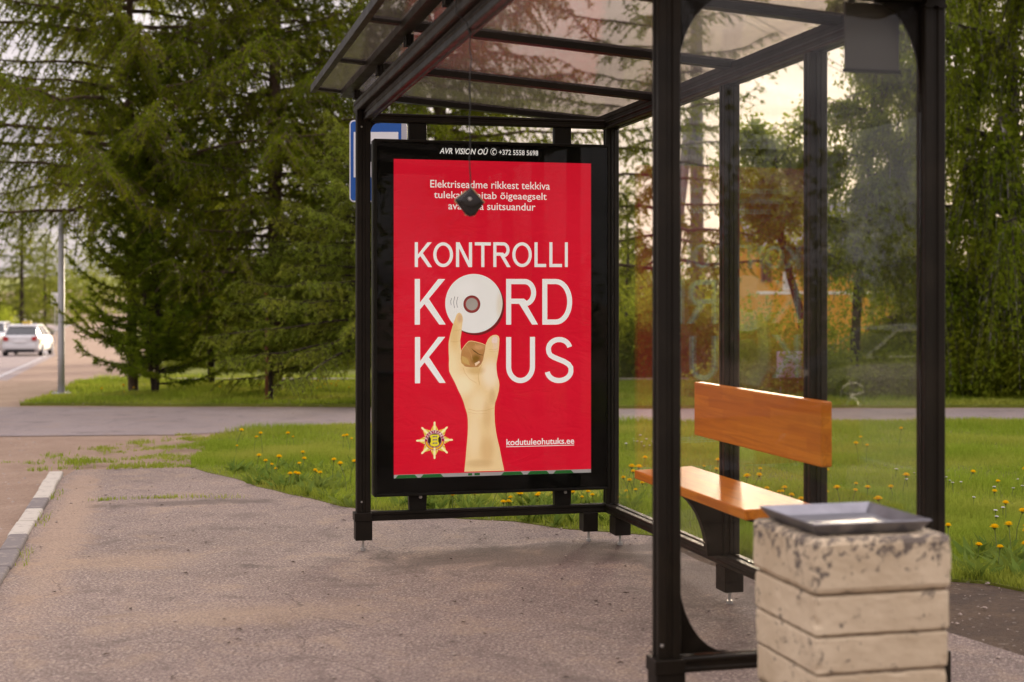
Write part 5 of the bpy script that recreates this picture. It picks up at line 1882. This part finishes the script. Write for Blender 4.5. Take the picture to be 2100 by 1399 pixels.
mass("far_woodland", bx, 54, 0.5, M["far"], "pale far-off tree line along the horizon", "woodland")
bx = []
p = G(8, Y=92.0)
bx.append(((p.x - 1.2, 92.0, p.z), (2.2, 2.0, 3.0), 5200))
mass("roadside_bush", bx, 55, 0.16, M["maple"], "rounded light green bush at the picture's edge beyond the cars", "bush")

# ------------------------------------------------------------------ grass, flowers, pebbles
def grass(name, poly, n_try, box, hgt, wid, seed, label, dens=None, thin=False):
    r = np.random.default_rng(seed)
    x = r.uniform(box[0], box[1], n_try)
    y = r.uniform(box[2], box[3], n_try)
    keep = pip(x, y, poly)
    if dens is not None:
        keep &= r.uniform(size=n_try) < dens(x, y)
    x, y = x[keep], y[keep]
    n = len(x)
    patch = 0.65 + 0.5 * np.sin(x * 2.3 + 1.3 * np.sin(y * 1.9)) * np.sin(y * 2.9 + x)
    h = hgt * r.uniform(0.45, 1.25, n) * patch.clip(0.45, 1.2)
    a = r.uniform(0, 2 * np.pi, n)
    lean = r.uniform(0.1, 0.9, n) * h
    w = wid * r.uniform(0.6, 1.3, n)
    z = np.interp(y, [p[0] for p in PROF], [p[1] for p in PROF]) - 0.004
    dx, dy = np.cos(a), np.sin(a)
    sx, sy = -dy * w / 2, dx * w / 2
    p0 = np.stack([x - sx, y - sy, z], 1)
    p1 = np.stack([x + sx, y + sy, z], 1)
    m0 = np.stack([x + dx * lean * 0.35 - sx * 0.8, y + dy * lean * 0.35 - sy * 0.8, z + h * 0.6], 1)
    m1 = np.stack([x + dx * lean * 0.35 + sx * 0.8, y + dy * lean * 0.35 + sy * 0.8, z + h * 0.6], 1)
    tp = np.stack([x + dx * lean, y + dy * lean, z + h], 1)
    if thin:
        o = np_mesh(name, np.stack([p0, p1, tp], 1).reshape(-1, 3), np.arange(n * 3).reshape(-1, 3), M["blade"])
        tag(o, label, "grass", None, "stuff")
        return
    V = np.stack([p0, p1, m0, m1, tp], 1).reshape(-1, 3)
    b = (np.arange(n) * 5)[:, None]
    F = np.concatenate([b + np.array([[0, 1, 3]]), b + np.array([[0, 3, 2]]), b + np.array([[2, 3, 4]])], 0)
    o = np_mesh(name, V, F, M["blade"])
    tag(o, label, "grass", None, "stuff")


grass("grass", lawn_w, 175000, (-3.7, 4.2, 7.3, 13.2), 0.075, 0.0055, 61, "spring grass of the lawn around the shelter", lambda x, y: np.where(y < 10.5, 1.0, 0.6))
grass("grass", lawn_w, 130000, (-3.4, 8.2, 11.5, 16.5), 0.085, 0.009, 62, "spring grass of the lawn towards the street", lambda x, y: np.where(x > 0.43 * y + 0.6, 0, 1), thin=True)
grass("grass", lawn_w, 130000, (1.2, 4.0, 4.5, 9.0), 0.085, 0.0055, 63, "spring grass growing beside the dark earth strip", lambda x, y: np.where(x > 0.38 * y + 0.4, 0, 1))
grass("grass", verge_w, 110000, (-7.2, 8.5, 17.7, 23.6), 0.085, 0.014, 64, "grass of the verge across the side street", thin=True)
mpoly = [(-7.3, 24.8), (14, 24.3), (14, 40), (-10, 40)]
grass("grass", mpoly, 60000, (-10, 14, 24, 34), 0.12, 0.025, 65, "grass beyond the far footpath", thin=True)
kerbside = [p2(-0.725, 7.2), p2(-0.66, 7.2), p2(-0.66, 11.2), p2(-0.725, 11.2)]
grass("grass", kerbside, 9000, (-3.6, -2.0, 6.9, 11.5), 0.045, 0.005, 66, "weedy grass in the joint behind the painted kerb", lambda x, y: (np.sin(y * 5.3) > 0.35) * 0.8)
crack = [(p.x, p.y) for p in (Vector(q) for q in [(-2.85, 9.46), (-2.45, 9.62), (-1.95, 9.60), (-1.75, 9.66), (-2.2, 9.74), (-2.8, 9.58)])]
grass("grass", crack, 5000, (-3.0, -1.6, 9.3, 9.8), 0.035, 0.005, 67, "small tufts growing from a hollow in the pavement", lambda x, y: 0.25 + 0.75 * (np.abs(x + 2.40) < 0.12) + 0.5 * (np.abs(x + 2.72) < 0.05))
bayweed = [(-4.1, 11.0), (-3.5, 11.2), (-2.55, 11.40), (-2.55, 12.2), (-2.6, 13.2), (-2.8, 14.0), (-3.3, 14.1), (-3.7, 13.0), (-4.4, 11.9)]


def patchy(x, y):
    n = np.array([mnoise.noise(Vector((a * 2.6, b * 2.6, 0.0))) + 0.5 * mnoise.noise(Vector((a * 9.0, b * 9.0, 3.0))) for a, b in zip(x, y)])
    near = np.clip((x + 4.2) / 1.5, 0, 1)              # thins out away from the lawn
    return np.clip(n * 1.6 + near * 0.75 - 0.35, 0, 1)


grass("grass", bayweed, 42000, (-4.4, -2.5, 11.0, 14.2), 0.045, 0.006, 68, "thin weedy grass fading into the dirt at the end of the kerb", patchy)

M["petal"] = mat_leaf("dandelion_yellow", (0.82, 0.52, 0.004), (0.88, 0.60, 0.008), (0.85, 0.55, 0.01), 0.45, 1.0, (0.9, 0.6, 0.02))
M["daisy"] = simple("daisy_white", (0.78, 0.74, 0.74), 0.6, var=0.06)
M["stalk"] = simple("green_stalk", (0.12, 0.16, 0.03), 0.6, var=0.15)


def flower_mesh(name, h, rad, seed, mat, cup=0.45):
    r = random.Random(seed)
    mb = MB()
    tip = Vector((r.uniform(-0.25, 0.25) * h, r.uniform(-0.25, 0.25) * h, h))
    mb.tube([(0, 0, -0.01), (tip.x * 0.3, tip.y * 0.3, h * 0.55), tip], [0.0024, 0.0022, 0.002], 5, mi=1)
    mb.tube([tip - Vector((0, 0, 0.010)), tip], [0.003, rad * 0.4], 6, mi=1)
    for ring, (k, rr, zz) in enumerate(((13, 1.0, 0.0), (12, 0.85, 0.6), (9, 0.6, 1.1), (6, 0.3, 1.3))):
        for i in range(k):
            t = 2 * math.pi * (i + ring * 0.4) / k + r.uniform(-0.1, 0.1)
            d = Vector((math.cos(t), math.sin(t), 0))
            s = Vector((-d.y, d.x, 0)) * rad * 0.20
            e = tip + d * rad * rr * r.uniform(0.9, 1.1) + Vector((0, 0, rad * (0.25 + cup * zz)))
            mb.add([tip + s * 0.5, tip - s * 0.5, e - s, e + s], [[0, 1, 2, 3]], 0)
    me_o = mb.build(name, [mat, M["stalk"]], None, recalc=False)
    return me_o


dand = []
for i in range(6):
    o = flower_mesh("dandelion", (0.10, 0.14, 0.18, 0.12, 0.16, 0.085)[i], (0.020, 0.023, 0.021, 0.017, 0.024, 0.019)[i], 70 + i, M["petal"])
    dand.append(o.data)
    bpy.data.objects.remove(o)
dais = []
for i in range(3):
    o = flower_mesh("white_daisy", (0.07, 0.09, 0.06)[i], 0.012, 80 + i, M["daisy"], 0.2)
    dais.append(o.data)
    bpy.data.objects.remove(o)


def plant_flower(name, data, x, y, label, group, sc=1.0):
    o = bpy.data.objects.new(name, data)
    o.location = (x, y, zg(y))
    o.rotation_euler = (random.uniform(-0.12, 0.12), random.uniform(-0.12, 0.12), random.uniform(0, 6.28))
    o.scale = (sc, sc, sc)
    COL.objects.link(o)
    tag(o, label, "flower", group)


def scatter(n, box, poly, label, group, name="dandelion", pool=dand, sc=(0.8, 1.15), cond=None):
    k = 0
    cx0, cy0 = random.uniform(box[0], box[1]), random.uniform(box[2], box[3])
    while k < n:
        if k % 5 == 0 or random.random() < 0.12:
            cx0, cy0 = random.uniform(box[0], box[1]), random.uniform(box[2], box[3])
        x, y = random.gauss(cx0, 0.16), random.gauss(cy0, 0.20)          # they grow in clumps
        if not (box[0] <= x <= box[1] and box[2] <= y <= box[3]):
            cx0, cy0 = random.uniform(box[0], box[1]), random.uniform(box[2], box[3])
            continue
        if not bool(pip(np.array([x]), np.array([y]), poly)[0]) or (cond and not cond(x, y)):
            cx0, cy0 = random.uniform(box[0], box[1]), random.uniform(box[2], box[3])
            continue
        plant_flower(name, random.choice(pool), x, y, label, group, random.uniform(*sc))
        k += 1


scatter(46, (-0.75, 0.95, 8.5, 10.2), lawn_w, "yellow dandelion in the grass showing under the poster case", "dandelions under the poster case")
scatter(24, (-2.3, -0.75, 9.3, 11.6), lawn_w, "yellow dandelion on the lawn beside the pavement, outside the shelter's corner post", "dandelions by the pavement")
scatter(22, (-2.6, -0.4, 11.6, 15.2), lawn_w, "yellow dandelion far across the lawn near the side street", "dandelions near the side street")
scatter(55, (2.05, 3.0, 5.9, 8.2), lawn_w, "yellow dandelion in the tall grass beside the earth strip and litter bin", "dandelions beside the litter bin")
scatter(40, (0.8, 2.7, 7.4, 11.0), lawn_w, "yellow dandelion on the lawn seen through the rear glass", "dandelions behind the bench", cond=lambda x, y: x / y < 0.285)
scatter(28, (2.6, 4.8, 8.2, 13.0), lawn_w, "yellow dandelion farther out on the lawn past the shelter", "dandelions farther out")
scatter(26, (-5.5, -1.7, 18.4, 21.5), verge_w, "yellow dandelion on the grass corner across the side street", "dandelions on the corner")
scatter(26, (2.5, 3.7, 8.3, 10.4), lawn_w, "small white daisy on the lawn past the litter bin", "daisies past the litter bin", "white_daisy", dais)
scatter(18, (0.9, 1.5, 11.5, 13.5), lawn_w, "small white daisy on the lawn behind the rear glass", "daisies behind the glass", "white_daisy", dais)

M["weed"] = mat_leaf("weed_leaves", (0.10, 0.17, 0.03), (0.17, 0.25, 0.05), (0.20, 0.25, 0.06), 0.4)
WP_ = Plant(75)
wc, wr = [], random.Random(76)
for (x0, x1, y0, y1, n) in ((2.1, 3.0, 5.9, 7.6, 60), (-1.2, 0.8, 8.4, 9.4, 70), (-2.4, -1.2, 9.6, 11.2, 40)):
    got = 0
    while got < n:
        x, y = wr.uniform(x0, x1), wr.uniform(y0, y1)
        if not bool(pip(np.array([x]), np.array([y]), lawn_w)[0]):
            continue
        wc += [(x + wr.gauss(0, 0.01), y + wr.gauss(0, 0.01), 0.0) for _ in range(9)]
        got += 1
wc = np.array(wc)
ang = WP_.r.uniform(0, 2 * np.pi, len(wc))
WP_.leaves(wc, np.stack([np.cos(ang), np.sin(ang), WP_.r.uniform(0.4, 1.4, len(wc))], 1), 0.13, 0.035, 0.12, 0.0)
WP_.foliage("weeds", M["weed"], None)
tag([x for x in COL.objects if x.name.startswith("weeds")][-1], "rosettes of dandelion leaves and broad weeds along the lawn edges", "weeds", None, "stuff")

M["stone"] = simple("pale_pebble", (0.34, 0.27, 0.22), 0.85, var=0.3, scale=30)
pb = MB()
prnd = random.Random(90)
pave_in = pave
for i in range(900):
    if i >= 420:
        x, y = prnd.uniform(-5.2, -3.0), prnd.uniform(8.2, 14.2)
    elif i < 300:
        x, y = prnd.uniform(-3.4, 2.2), prnd.uniform(4.6, 11.0)
    else:
        x, y = prnd.uniform(1.75, 2.8), prnd.uniform(4.9, 6.9)
    s = prnd.choice((0.003, 0.004, 0.005, 0.006, 0.011)) * (1.4 if i >= 420 else 1.0)
    if i >= 420 and x > -0.255 * y - 0.78:
        continue
    if not bool(pip(np.array([x]), np.array([y]), pave_in)[0]) and i < 300:
        continue
    vs = []
    for (a, b, c) in ((1, 0, 0), (0, 1, 0), (-1, 0, 0), (0, -1, 0), (0, 0, 0.7), (0, 0, -0.5)):
        vs.append((x + a * s * prnd.uniform(0.6, 1.3), y + b * s * prnd.uniform(0.6, 1.3), (GZ if i >= 420 else 0.0) + c * s * prnd.uniform(0.7, 1.2)))
    pb.add(vs, [(0, 1, 4), (1, 2, 4), (2, 3, 4), (3, 0, 4), (1, 0, 5), (2, 1, 5), (3, 2, 5), (0, 3, 5)])
o = pb.build("gravel", M["stone"], None, recalc=False)
tag(o, "loose pebbles and grit lying on the pavement and earth strip", "gravel", None, "stuff")

# ------------------------------------------------------------------ behind the camera, mirrored in the glass
cpos = UV(12.65, -14.4)
car((cpos.x, cpos.y, zg(cpos.y) + GZ + 0.008), R(90) + TH, "dark car with bright window trim, mirrored in the shelter's near glass wall", paint="cardark")
bx = []
for i in range(-16, 20):
    Y = -27.0 - (i * 7 % 5) * 2.2
    bx.append(((i * 3.4, Y, zg(Y)), (3.2, 2.6, 5.0 + (i * 5 % 7) * 0.7), 1300))
mass("unseen_wood", bx, 56, 0.42, M["far"], "dark roadside trees mirrored in the poster glass", "woodland")
bx = []
for i in range(0, 26):
    w = UV(-24.0 - (i * 7 % 5) * 1.6, -14 + i * 3.4)
    bx.append(((w.x, w.y, zg(w.y)), (2.6, 2.6, 5.0 + (i * 5 % 7) * 0.6), 1000))
mass("unseen_wood", bx, 57, 0.42, M["far"], "unseen trees across the main road, added to darken the rear glass reflection", "woodland")  # out-of-view trees added so the rear glass mirrors less bright sky

# bits of bark, dead leaves and dark grit on the paving
lb = MB()
lr = random.Random(91)
for i in range(260):
    x, y = lr.uniform(-3.3, 2.3), lr.uniform(4.4, 10.8)
    if not bool(pip(np.array([x]), np.array([y]), pave)[0]):
        continue
    L_, W_ = lr.uniform(0.006, 0.022), lr.uniform(0.003, 0.009)
    t = lr.uniform(0, 6.28)
    dx, dy = math.cos(t), math.sin(t)
    z1 = lr.uniform(0.002, 0.008)
    lb.add([(x - dx * L_, y - dy * L_, 0.001), (x + dy * W_, y - dx * W_, z1), (x + dx * L_, y + dy * L_, 0.002), (x - dy * W_, y + dx * W_, z1 * 0.5)], [[0, 1, 2], [0, 2, 3]])
o = lb.build("debris", simple("dead_leaf_brown", (0.07, 0.045, 0.03), 0.9, var=0.5, scale=40), None, recalc=False)
tag(o, "dark crumbs of bark and dead leaves strewn over the pavement", "debris", None, "stuff")
